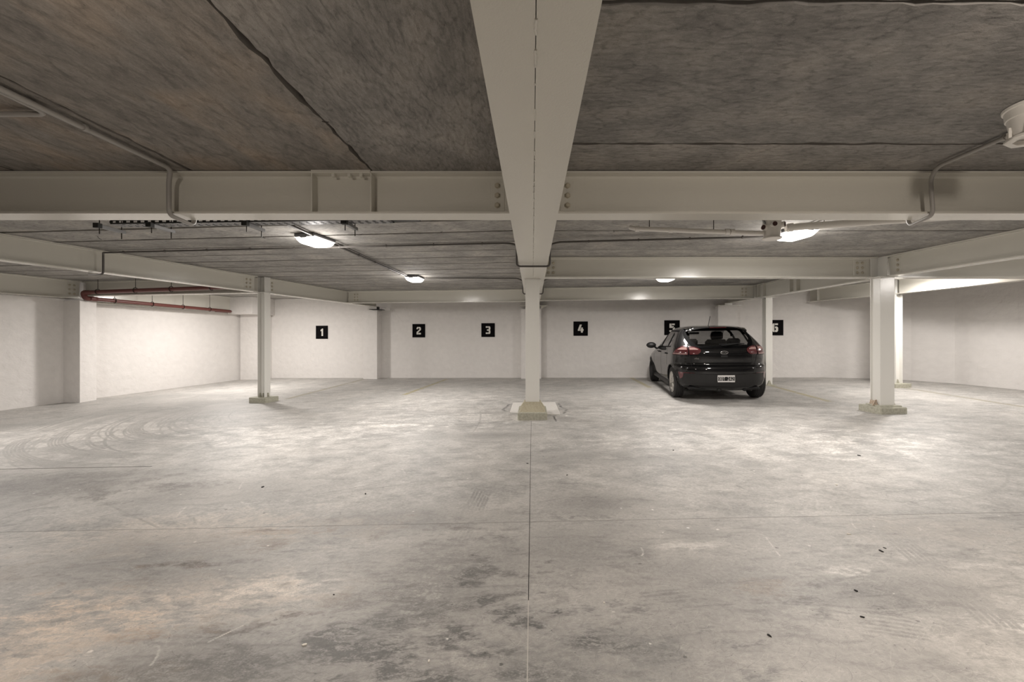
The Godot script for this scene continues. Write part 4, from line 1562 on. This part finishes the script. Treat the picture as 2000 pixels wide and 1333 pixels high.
# a sheet that wraps the rear corner: for each row [y, x of the inner edge, s of the outer edge]
func corner_sheet(rows: Array, side: float, off: float, cols := 14) -> MB:
	var g := []
	for r in rows:
		var o := car_outline(r[0])
		var t0 := 0.0
		var t1 := 26.0
		for i in 40:
			if o[i].x <= r[1] and o[i + 1].x > r[1]:
				t0 = i + (r[1] - o[i].x) / (o[i + 1].x - o[i].x)
			if o[i].y <= r[2] and o[i + 1].y > r[2]:
				t1 = i + (r[2] - o[i].y) / (o[i + 1].y - o[i].y)
		var row := []
		for j in cols + 1:
			var t := lerpf(t0, t1, float(j) / cols)
			var i := int(t)
			var q := o[i].lerp(o[i + 1], t - i)
			var tan_ := (o[i + 1] - o[i]).normalized()
			q += Vector2(tan_.y, -tan_.x) * off
			row.append(car_at(side * q.x, r[0], q.y))
		g.append(row)
	return MB.new().grid(g, func(q): return Vector3(0, q.y - 0.1, -1.2))


const REAR_GLASS := [-.43, 1.015, -.50, 1.07, -.545, 1.16, -.565, 1.26, -.55, 1.33, .55, 1.33, .565, 1.26, .545, 1.16, .50, 1.07, .43, 1.015]
const FRONT_GLASS := [-.66, .985, .66, .985, .56, 1.37, -.56, 1.37]
const SIDE_GLASS := [
	[1.06, 1.005, 1.69, .975, 1.67, 1.335, 1.25, 1.335, 1.12, 1.29],
	[1.79, .97, 2.62, .94, 2.34, 1.18, 2.06, 1.315, 1.76, 1.335],
	[.84, 1.025, 1.00, 1.012, 1.05, 1.26, .96, 1.22]]


func in_poly(flat: Array, q: Vector2) -> bool:
	return Geometry2D.is_point_in_polygon(q, PackedVector2Array(polygon(flat)))


func wheel(t: Node3D, x: float, s: float, steer: float, m: Dictionary) -> void:
	var side := signf(x)
	var w := Node3D.new()
	w.name = "wheel"
	t.add_child(w, true)
	w.position = car_at(x, 0.308, s)
	w.rotation.y = steer
	var tf := Transform3D(Basis(Vector3(0, 0, 1), -PI / 2 * side), Vector3.ZERO)      # the lathe's y axis points outwards
	var pr := [Vector2(0.200, -0.088), Vector2(0.262, -0.094), Vector2(0.288, -0.088), Vector2(0.303, -0.072)]
	for g in [-0.045, -0.015, 0.015, 0.045]:
		pr += [Vector2(0.308, g - 0.005), Vector2(0.299, g - 0.004), Vector2(0.299, g + 0.004), Vector2(0.308, g + 0.005)]
	pr += [Vector2(0.303, 0.072), Vector2(0.288, 0.088), Vector2(0.262, 0.094), Vector2(0.205, 0.088)]
	part("tyre", MB.new().lathe(pr, tf, 48), m.rubber, w)
	var rim := part("rim", MB.new().lathe([Vector2(0.208, 0.084), Vector2(0.204, 0.092), Vector2(0.192, 0.090), Vector2(0.184, 0.06), Vector2(0.178, -0.06), Vector2(0.204, -0.085)], tf, 40), m.alloy, w)
	for k in 10:
		var a := TAU * k / 10.0 + (0.12 if k % 2 == 0 else -0.12)
		var b := tf * Transform3D(Basis(Vector3.UP, a), Vector3.ZERO)
		part("spoke", MB.new().box(b * Transform3D(Basis(Vector3(0, 0, 1), -0.12), Vector3(0.112, 0.066, 0)), Vector3(0.155, 0.022, 0.024), 0.006), m.alloy, rim)
	part("hub", MB.new().lathe([Vector2(0.0, 0.078), Vector2(0.028, 0.078), Vector2(0.045, 0.07), Vector2(0.05, 0.05)], tf, 24), m.alloy, rim)
	part("brake_disc", MB.new().lathe([Vector2(0.0, 0.012), Vector2(0.13, 0.012), Vector2(0.13, -0.02), Vector2(0.0, -0.02)], tf, 24), m.dark, rim)


func text_part(called: String, words: String, size: float, depth: float, m: Material, parent: Node3D, at: Transform3D, stretch := 1.0, font := "Droid Sans", weight := 700) -> void:
	var tm := TextMesh.new()
	var f := SystemFont.new()
	f.font_names = PackedStringArray([font])
	f.font_weight = weight
	tm.font = f
	tm.text = words
	tm.font_size = 32
	tm.pixel_size = size / 32.0
	tm.depth = depth
	place(called, tm, m, parent, at * Transform3D(Basis.from_scale(Vector3(stretch, 1, 1)), Vector3.ZERO))


func build_car() -> void:
	var m := {}
	m.paint = mat(Color(0.05, 0.05, 0.056), 0.45)
	m.paint.metallic_specular = 0.15
	m.paint.clearcoat_enabled = true
	m.paint.clearcoat = 1.0
	m.paint.clearcoat_roughness = 0.03
	m.plastic = mat(Color(0.085, 0.082, 0.083), 0.5)
	m.dark = mat(Color(0.04, 0.04, 0.04), 0.7)
	m.rubber = mat(Color(0.15, 0.148, 0.145), 0.75)
	m.alloy = mat(Color(0.80, 0.79, 0.77), 0.28, 0.75)
	m.chrome = mat(Color(0.86, 0.86, 0.86), 0.15, 1.0)
	m.glass = mat(Color(0.03, 0.03, 0.03, 0.42), 0.04)
	m.glass.transparency = BaseMaterial3D.TRANSPARENCY_ALPHA
	m.frit = mat(Color(0.03, 0.03, 0.032), 0.65)
	m.frit.metallic_specular = 0.12
	m.red = mat(Color(0.34, 0.125, 0.145), 0.2)
	m.red.clearcoat_enabled = true
	m.red.clearcoat = 1.0
	m.red.clearcoat_roughness = 0.05
	m.pink = mat(Color(0.70, 0.57, 0.55), 0.2)
	m.seat = mat(Color(0.13, 0.125, 0.125), 0.9)
	m.white = mat(Color(0.84, 0.83, 0.82), 0.4)
	m.plate_black = mat(Color(0.03, 0.03, 0.03), 0.4)
	var t := thing("car", "black five-door hatchback parked nose to the wall before sign five", "car", on_floor(3.58, 7.83))
	var yy := Vector3(-0.0195, 1, 0.0105).normalized()
	var zz := Vector3(0, 0, 1).rotated(Vector3.UP, deg_to_rad(-8.0))
	zz = (zz - yy * zz.dot(yy)).normalized()
	t.basis = Basis(yy.cross(zz), yy, zz)
	# ---- shell
	var ys := []
	for i in 46:
		ys.append(lerpf(0.20, 1.36, i / 45.0))
	for y in [0.652, 0.672, 1.375, 1.39, 1.40, 1.41, 1.42, 1.43, 1.44, 1.447, 1.452, 1.456]:
		ys.append(y)
	ys.sort()
	var rings := []
	for y in ys:
		rings.append(car_outline(y))
	var k: int = rings[0].size()
	var shell := MB.new()
	for sd in [-1.0, 1.0]:
		var pos := []
		for i in ys.size():
			var row := []
			for j in k:
				row.append(car_at(sd * rings[i][j].x, ys[i], rings[i][j].y))
			pos.append(row)
		var first := shell.p.size()
		for i in ys.size():
			for j in k:
				var du: Vector3 = pos[i][mini(j + 1, k - 1)] - pos[i][maxi(j - 1, 0)]
				if j == 0:
					du = Vector3(1, 0, 0)
				elif j == k - 1:
					du = Vector3(-1, 0, 0)
				var dv: Vector3 = pos[mini(i + 1, ys.size() - 1)][j] - pos[maxi(i - 1, 0)][j]
				var g := du.cross(dv).normalized()
				var centre := Vector3(0, minf(ys[i] - 0.05, 0.75), -1.4)
				if g.dot(pos[i][j] - centre) < 0.0:
					g = -g
				shell.vert(pos[i][j], g)
		for i in ys.size() - 1:
			for j in k - 1:
				var c: Vector2 = (rings[i][j] + rings[i][j + 1] + rings[i + 1][j] + rings[i + 1][j + 1]) * 0.25
				var y: float = (ys[i] + ys[i + 1]) * 0.5
				var hole := false
				if j < 26 and c.y < 0.75 and in_poly(REAR_GLASS, Vector2(sd * c.x, y)):
					hole = true
				if j > 60 and y > 0.95 and in_poly(FRONT_GLASS, Vector2(c.x, y)):
					hole = true
				for s in [AXLE, AXLE + WHEELBASE]:
					if Vector2(c.y - s, y - 0.31).length() < 0.345 and c.x > 0.6:
						hole = true
				for gl in SIDE_GLASS:
					if c.x > 0.5 and in_poly(gl, Vector2(c.y, y)):
						hole = true
				if hole:
					continue
				var a := first + i * k + j
				shell.quad(a, a + 1, a + k + 1, a + k)
	part("body", shell, m.paint, t, "glossy black body")
	part("underbody", MB.new().slab(car_at(-0.60, 0.19, 0.25), car_at(0.60, 0.30, 3.75), 0.03), m.dark, t)
	for s in [AXLE, AXLE + WHEELBASE]:
		for sd in [-1.0, 1.0]:
			var arch := []
			var lip := []
			for i in 19:
				var a := PI * (i / 18.0) * 1.06 - 0.1
				arch.append([car_at(sd * 0.60, 0.31 + sin(a) * 0.352, s - cos(a) * 0.352), car_at(sd * (car_side_x(s - cos(a) * 0.352, maxf(0.24, 0.31 + sin(a) * 0.352)) - 0.003), 0.31 + sin(a) * 0.352, s - cos(a) * 0.352)])
				lip.append(car_at(sd * (car_side_x(s - cos(a) * 0.352, maxf(0.24, 0.31 + sin(a) * 0.352)) - 0.004), 0.31 + sin(a) * 0.352, s - cos(a) * 0.352))
			part("wheel_arch", MB.new().grid(arch, func(q): return Vector3(q.x, 3.0, q.z)), m.dark, t)
			part("arch_lip", MB.new().tube(lip, 0.013, 8), m.paint, t)
			part("arch_wall", MB.new().slab(car_at(sd * 0.59, 0.2, s - 0.35), car_at(sd * 0.60, 0.66, s + 0.35), 0.0), m.dark, t)
	for sd in [-1.0, 1.0]:
		wheel(t, sd * 0.725, AXLE, 0.0, m)
		wheel(t, sd * 0.735, AXLE + WHEELBASE, deg_to_rad(-17.0), m)
	# ---- glass
	var rg := polygon(REAR_GLASS)
	var rw := part("rear_window", rear_sheet(rg, 0.004, 14, 18), m.glass, t, "dark tinted rear window")
	# the black printed border of the glass
	var frit := MB.new()
	for e in [[1.325, 1.358, -.56, .56], [0.985, 1.022, -.47, .47]]:
		frit = rear_sheet([Vector2(e[2], e[0]), Vector2(e[3], e[0]), Vector2(e[3], e[1]), Vector2(e[2], e[1])], 0.007, 3, 18)
		part("border", frit, m.frit, rw)
	for sd in [-1.0, 1.0]:
		var rows := []
		for q in [[1.0, .415, .50], [1.05, .455, .55], [1.10, .495, .58], [1.16, .525, .60], [1.22, .54, .60], [1.28, .545, .595], [1.33, .535, .575]]:
			var row := []
			for j in 5:
				var x: float = sd * lerpf(q[1], q[2], j / 4.0)
				row.append(car_at(x, q[0], car_rear_s(x, q[0]) - 0.006))
			rows.append(row)
		part("border", MB.new().grid(rows, func(q): return Vector3(0, q.y - 0.2, -1.5)), m.frit, rw)
	var ws := []
	for i in 9:
		var y := lerpf(0.98, 1.375, i / 8.0)
		var o := car_outline(y)
		var row := []
		for j in 13:
			var x := lerpf(-0.66, 0.66, j / 12.0) * (1.0 - 0.15 * i / 8.0)
			var s := prof(CAR_NOSE, y)
			for q in range(66, o.size()):
				if o[q].x <= absf(x):
					s = o[q].y
					break
			row.append(car_at(x, y, s + 0.004))
		ws.append(row)
	part("windscreen", MB.new().grid(ws, func(q): return Vector3(0, 0.5, 0)), m.glass, t)
	for sd in [-1.0, 1.0]:
		for gl in SIDE_GLASS:
			var poly := polygon(gl)
			var c := Vector2.ZERO
			for q in poly:
				c += q / poly.size()
			var big := []
			for q in poly:
				big.append(c + (q - c) * 1.07)
			part("side_window", side_sheet(big, sd, 0.003, 10, 12), m.glass, t)
		for pl in [[1.66, .96, 1.80, .955, 1.78, 1.35, 1.64, 1.35], [.98, 1.0, 1.09, .99, 1.15, 1.30, 1.02, 1.26], [.80, 1.325, 2.10, 1.325, 2.0, 1.35, .9, 1.35], [.82, .99, 2.66, .915, 2.66, .935, .82, 1.01]]:
			part("window_trim", side_sheet(polygon(pl), sd, 0.006, 6, 14), m.frit, t)
		# door gaps, their shade painted as thin dark strips, and handles
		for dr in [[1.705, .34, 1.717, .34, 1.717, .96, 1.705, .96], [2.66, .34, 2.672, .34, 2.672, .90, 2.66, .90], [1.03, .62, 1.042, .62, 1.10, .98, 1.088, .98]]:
			part("door_gap_strip", side_sheet(polygon(dr), sd, 0.0015, 8, 2), m.rubber, t)
		for s in [1.22, 2.0]:
			part("door_handle", MB.new().box(Transform3D(Basis.IDENTITY, car_at(sd * (car_side_x(s, 0.85) + 0.022), 0.85, s)), Vector3(0.026, 0.032, 0.20), 0.010), m.paint, t)
		part("sill", MB.new().slab(car_at(sd * 0.72, 0.19, 1.03), car_at(sd * 0.815, 0.275, 2.86), 0.02), m.plastic, t)
		# mirrors
		var mi := Node3D.new()
		mi.name = "mirror"
		t.add_child(mi, true)
		mi.position = car_at(sd * 0.93, 0.975, 2.44)
		var cap := []
		for i in 13:
			var a := PI * i / 12.0
			var row := []
			for j in 17:
				var b := TAU * j / 16.0
				row.append(Vector3(cos(a) * 0.115 * (1.0 + 0.15 * sd * 0.0), sin(a) * cos(b) * 0.072, sin(a) * sin(b) * 0.07))
			cap.append(row)
		part("mirror_housing", MB.new().grid(cap, func(_q): return Vector3.ZERO), m.plastic, mi)
		part("mirror_arm", MB.new().tube([Vector3(-sd * 0.07, -0.03, -0.01), Vector3(-sd * 0.12, -0.075, -0.02), Vector3(-sd * 0.19, -0.10, -0.03)], 0.024, 8), m.plastic, mi)
		# tail lamps, wrapping round the corners, split by the hatch gap
		var outer := [[.862, .605, .50], [.89, .60, .47], [.92, .598, .44], [.96, .598, .39], [.99, .60, .36], [1.015, .605, .34], [1.03, .62, .335]]
		var inner := [[.868, .46, 0], [.89, .425, 0], [.92, .40, 0], [.95, .395, 0], [.98, .42, 0], [1.005, .475, 0], [1.02, .53, 0]]
		var lamp := part("tail_lamp", corner_sheet(outer, sd, 0.014), m.red, t, "dark red tail lamp")
		part("clear_strip", corner_sheet([[.955, .612, .36], [.975, .612, .335], [1.0, .615, .31]], sd, 0.018), m.pink, lamp)
		part("lower_strip", corner_sheet([[.872, .615, .47], [.885, .615, .46]], sd, 0.017), m.pink, lamp)
		part("rim", corner_sheet([[.852, .60, .50], [.864, .60, .50]], sd, 0.012), m.dark, lamp)
		var g := []
		var gs := []
		for q in inner:
			var row := []
			for j in 9:
				var x: float = sd * lerpf(q[1], 0.588, j / 8.0)
				row.append(car_at(x, q[0], car_rear_s(x, q[0]) - 0.012))
			g.append(row)
		for q in [[.955, .435], [.975, .45], [.995, .50]]:
			var row := []
			for j in 7:
				var x: float = sd * lerpf(q[1], 0.58, j / 6.0)
				row.append(car_at(x, q[0], car_rear_s(x, q[0]) - 0.016))
			gs.append(row)
		var lamp2 := part("tail_lamp", MB.new().grid(g, func(q): return Vector3(0, q.y - 0.1, -1.2)), m.red, t, "dark red tail lamp")
		part("clear_strip", MB.new().grid(gs, func(q): return Vector3(0, q.y - 0.1, -1.2)), m.pink, lamp2)
		# bumper reflectors
		var arm := rear_sheet(polygon([sd * .53, .526, sd * .77, .518, sd * .77, .545, sd * .53, .540] if sd > 0.0 else [-.77, .518, -.53, .526, -.53, .540, -.77, .545]), 0.010, 3, 8)
		var rf := part("bumper_reflector", arm, m.red, t, "red bumper reflector")
		part("reflector_leg", rear_sheet(polygon([.705, .44, .745, .41, .775, .545, .695, .53]) if sd > 0.0 else polygon([-.745, .41, -.705, .44, -.695, .53, -.775, .545]), 0.011, 6, 5), m.red, rf)
		part("hatch_gap_strip", rear_sheet(polygon([.545, .672, .557, .672, .592, .862, .580, .862]) if sd > 0.0 else polygon([-.557, .672, -.545, .672, -.580, .862, -.592, .862]), 0.002, 8, 1), m.dark, t)  # hatch shut line, its shade painted as a thin dark strip
	# ---- rear details
	part("bumper_insert", rear_sheet(polygon([-.66, .30, .66, .30, .72, .40, .70, .515, -.70, .515, -.72, .40]), 0.006, 8, 24), m.plastic, t, "matt black bumper insert")
	part("plate_recess", rear_sheet(polygon([-.33, .345, .33, .345, .345, .505, -.345, .505]), 0.011, 5, 16), m.plastic, t)
	part("valance", MB.new().slab(car_at(-0.62, 0.215, 0.13), car_at(0.62, 0.27, 0.32), 0.02), m.dark, t)
	part("tow_hook", MB.new().tube([car_at(-0.12, 0.22, 0.13), car_at(-0.10, 0.195, 0.12), car_at(-0.07, 0.195, 0.12), car_at(-0.05, 0.22, 0.13)], 0.008, 6), m.dark, t)
	part("exhaust", MB.new().tube([car_at(0.36, 0.215, 0.14), car_at(0.36, 0.23, 0.6)], 0.026, 12), m.dark, t)
	# spoiler over the rear window, with the third brake lamp
	var sp := []
	for i in 5:
		var row := []
		for j in 21:
			var x := lerpf(-0.555, 0.555, j / 20.0)
			var f := pow(absf(x) / 0.555, 3.0)
			var y_top := 1.432 - 0.055 * pow(absf(x) / 0.555, 2.4)
			match i:
				0: row.append(car_at(x, y_top + 0.004, 0.98 - 0.2 * f))
				1: row.append(car_at(x, y_top - 0.002, 0.70 - 0.05 * f))
				2: row.append(car_at(x, y_top - 0.028 - 0.02 * f, 0.435 + 0.11 * f))
				3: row.append(car_at(x, y_top - 0.055 - 0.02 * f, 0.430 + 0.12 * f))
				4: row.append(car_at(x, y_top - 0.060 - 0.015 * f, 0.57 + 0.03 * f))
		sp.append(row)
	var spoiler := part("spoiler", MB.new().grid(sp, func(q): return Vector3(q.x, 1.375, -0.05)), m.paint, t, "roof spoiler")
	part("brake_lamp", MB.new().slab(car_at(-0.15, 1.382, 0.424), car_at(0.15, 1.397, 0.436), 0.003), m.red, spoiler)
	# antenna
	part("antenna", MB.new().tube([car_at(-0.02, 1.435, 0.98), car_at(-0.02, 1.475, 0.95), car_at(-0.02, 1.64, 0.84)], 0.006, 6), m.dark, t)
	# rear wiper
	var wp := part("wiper", MB.new().tube([car_at(-0.02, 1.03, 0.165), car_at(0.03, 1.035, 0.155), car_at(0.34, 1.065, 0.235)], 0.010, 6), m.dark, t)
	part("wiper_blade", MB.new().tube([car_at(-0.05, 1.052, 0.195), car_at(0.20, 1.060, 0.205), car_at(0.40, 1.062, 0.25)], 0.009, 6), m.dark, wp)
	# badge
	var by := 0.90
	var bs := car_rear_s(0.0, by) - 0.004
	var ring := []
	for i in 33:
		var a := TAU * i / 32.0
		ring.append(car_at(cos(a) * 0.062, by + sin(a) * 0.029, bs - 0.003))
	var bd := part("badge", MB.new().tube(ring, 0.005, 6, false), m.chrome, t, "chrome oval badge")
	text_part("badge_letters", "KIA", 0.046, 0.003, m.chrome, bd, Transform3D(Basis.IDENTITY, car_at(0, by, bs - 0.003)), 1.15)
	part("handle_recess", rear_sheet(polygon([-.06, .815, .06, .815, .055, .85, -.055, .85]), 0.003, 3, 4), m.dark, t)
	text_part("model_letters", "rio", 0.045, 0.004, m.chrome, t, Transform3D(Basis(Vector3.UP, -atan2(car_rear_s(-0.52, 0.795) - car_rear_s(-0.42, 0.795), 0.10)), car_at(-0.47, 0.795, car_rear_s(-0.47, 0.795) - 0.010)), 1.3)
	# number plate
	var ps := car_rear_s(0.0, 0.43) - 0.022
	var pl := part("number_plate", MB.new().slab(car_at(-0.147, 0.372, ps), car_at(0.147, 0.498, ps + 0.006), 0.003), m.white, t, "number plate, white letters on black")
	part("plate_field", MB.new().slab(car_at(-0.139, 0.396, ps - 0.001), car_at(0.139, 0.470, ps + 0.002), 0.0005), m.plate_black, pl)
	text_part("plate_letters", "OQT 242", 0.082, 0.002, m.white, pl, Transform3D(Basis.IDENTITY, car_at(0, 0.433, ps - 0.002)), 0.74, "Droid Sans Mono", 400)
	# ---- inside
	for x in [-0.35, 0.35]:
		var st := part("front_seat", MB.new().box(Transform3D(Basis(Vector3.RIGHT, 0.25), car_at(x, 0.78, 1.78)), Vector3(0.46, 0.66, 0.14), 0.05), m.seat, t)
		part("headrest", MB.new().box(Transform3D(Basis(Vector3.RIGHT, 0.2), car_at(x, 1.20, 1.66)), Vector3(0.25, 0.19, 0.10), 0.04), m.seat, st)
		part("cushion", MB.new().slab(car_at(x - 0.24, 0.36, 1.85), car_at(x + 0.24, 0.50, 2.35), 0.04), m.seat, st)
	var bench := part("rear_seat", MB.new().box(Transform3D(Basis(Vector3.RIGHT, 0.3), car_at(0, 0.70, 0.92)), Vector3(1.24, 0.66, 0.15), 0.05), m.seat, t)
	for x in [-0.40, 0.40]:
		part("headrest", MB.new().box(Transform3D(Basis(Vector3.RIGHT, 0.25), car_at(x, 1.085, 0.80)), Vector3(0.25, 0.13, 0.09), 0.035), m.seat, bench)
	part("dashboard", MB.new().slab(car_at(-0.68, 0.55, 2.62), car_at(0.68, 0.93, 2.95), 0.08), m.seat, t)
	part("rear_view_mirror", MB.new().slab(car_at(-0.11, 1.24, 2.14), car_at(0.11, 1.30, 2.17), 0.012), m.dark, t)
	var wheel_ring := []
	for i in 25:
		var a := TAU * i / 24.0
		wheel_ring.append(car_at(-0.35 + cos(a) * 0.18, 0.93 + sin(a) * 0.17, 2.42 + sin(a) * 0.06))
	part("steering_wheel", MB.new().tube(wheel_ring, 0.016, 8, false), m.dark, t)


# ------------------------------------------------------------------ small things

func build_small() -> void:
	# bits of tie wire left in the ceiling joints
	var r := RandomNumberGenerator.new()
	r.seed = 21
	for q in [[-4.75, 4.15, 0.10], [-3.35, 4.94, 0.06], [-2.05, 4.84, 0.05], [-1.05, 4.72, 0.05], [0.95, 4.69, 0.05], [-1.16, 2.32, 0.06], [-10.0, 7.9, 0.09], [-5.4, 4.95, 0.07]]:
		var pts := []
		var p := Vector3.ZERO
		var dir := Vector3(r.randf_range(-0.5, 0.5), -1, r.randf_range(-0.5, 0.5))
		for i in 8:
			pts.append(p)
			p += dir.normalized() * q[2] / 6.0
			dir += Vector3(r.randf_range(-0.7, 0.7), r.randf_range(-0.2, 0.45), r.randf_range(-0.7, 0.7))
		var t := thing("tie_wire", "thin twisted wire end hanging from a ceiling joint", "wire", v(q[0], CEIL + 0.02, q[1]), 0.0, "wire ends in the ceiling joints")
		part("wire", MB.new().tube(pts, 0.0025, 5), M.rod, t)
	# crumbs on the floor
	var spots := [[-0.98, 1.72, 0.011, 0], [-1.02, 2.05, 0.006, 1], [1.62, 2.0, 0.010, 1], [2.05, 2.35, 0.012, 1], [2.10, 2.38, 0.008, 1], [1.50, 1.82, 0.010, 1], [1.02, 1.72, 0.010, 1], [2.02, 2.55, 0.012, 0],
		[2.55, 3.35, 0.014, 0], [-0.05, 4.05, 0.012, 1], [-1.4, 3.35, 0.012, 1], [-2.4, 3.55, 0.016, 1], [0.32, 3.7, 0.010, 1], [3.35, 4.1, 0.016, 1], [1.55, 4.4, 0.012, 1], [-0.42, 1.62, 0.008, 0], [0.35, 1.95, 0.007, 0]]
	for s in spots:
		var dark: bool = s[3] == 1
		var t := thing("crumb", "tiny dark crumb lying on the concrete floor" if dark else "tiny white chip lying on the concrete floor", "debris", on_floor(s[0], s[1]), r.randf() * TAU, "dark crumbs on the floor" if dark else "white chips on the floor")
		var poly := PackedVector2Array()
		for i in 6:
			poly.append(Vector2.from_angle(TAU * i / 6.0) * s[2] * 0.7 * r.randf_range(0.6, 1.2) * Vector2(1.5, 0.8))
		part("chip", MB.new().extrude(poly, Transform3D(Basis(Vector3.RIGHT, -PI / 2), Vector3.ZERO), -0.001, s[2] * 0.4), M.chip_dark if dark else M.chip, t)
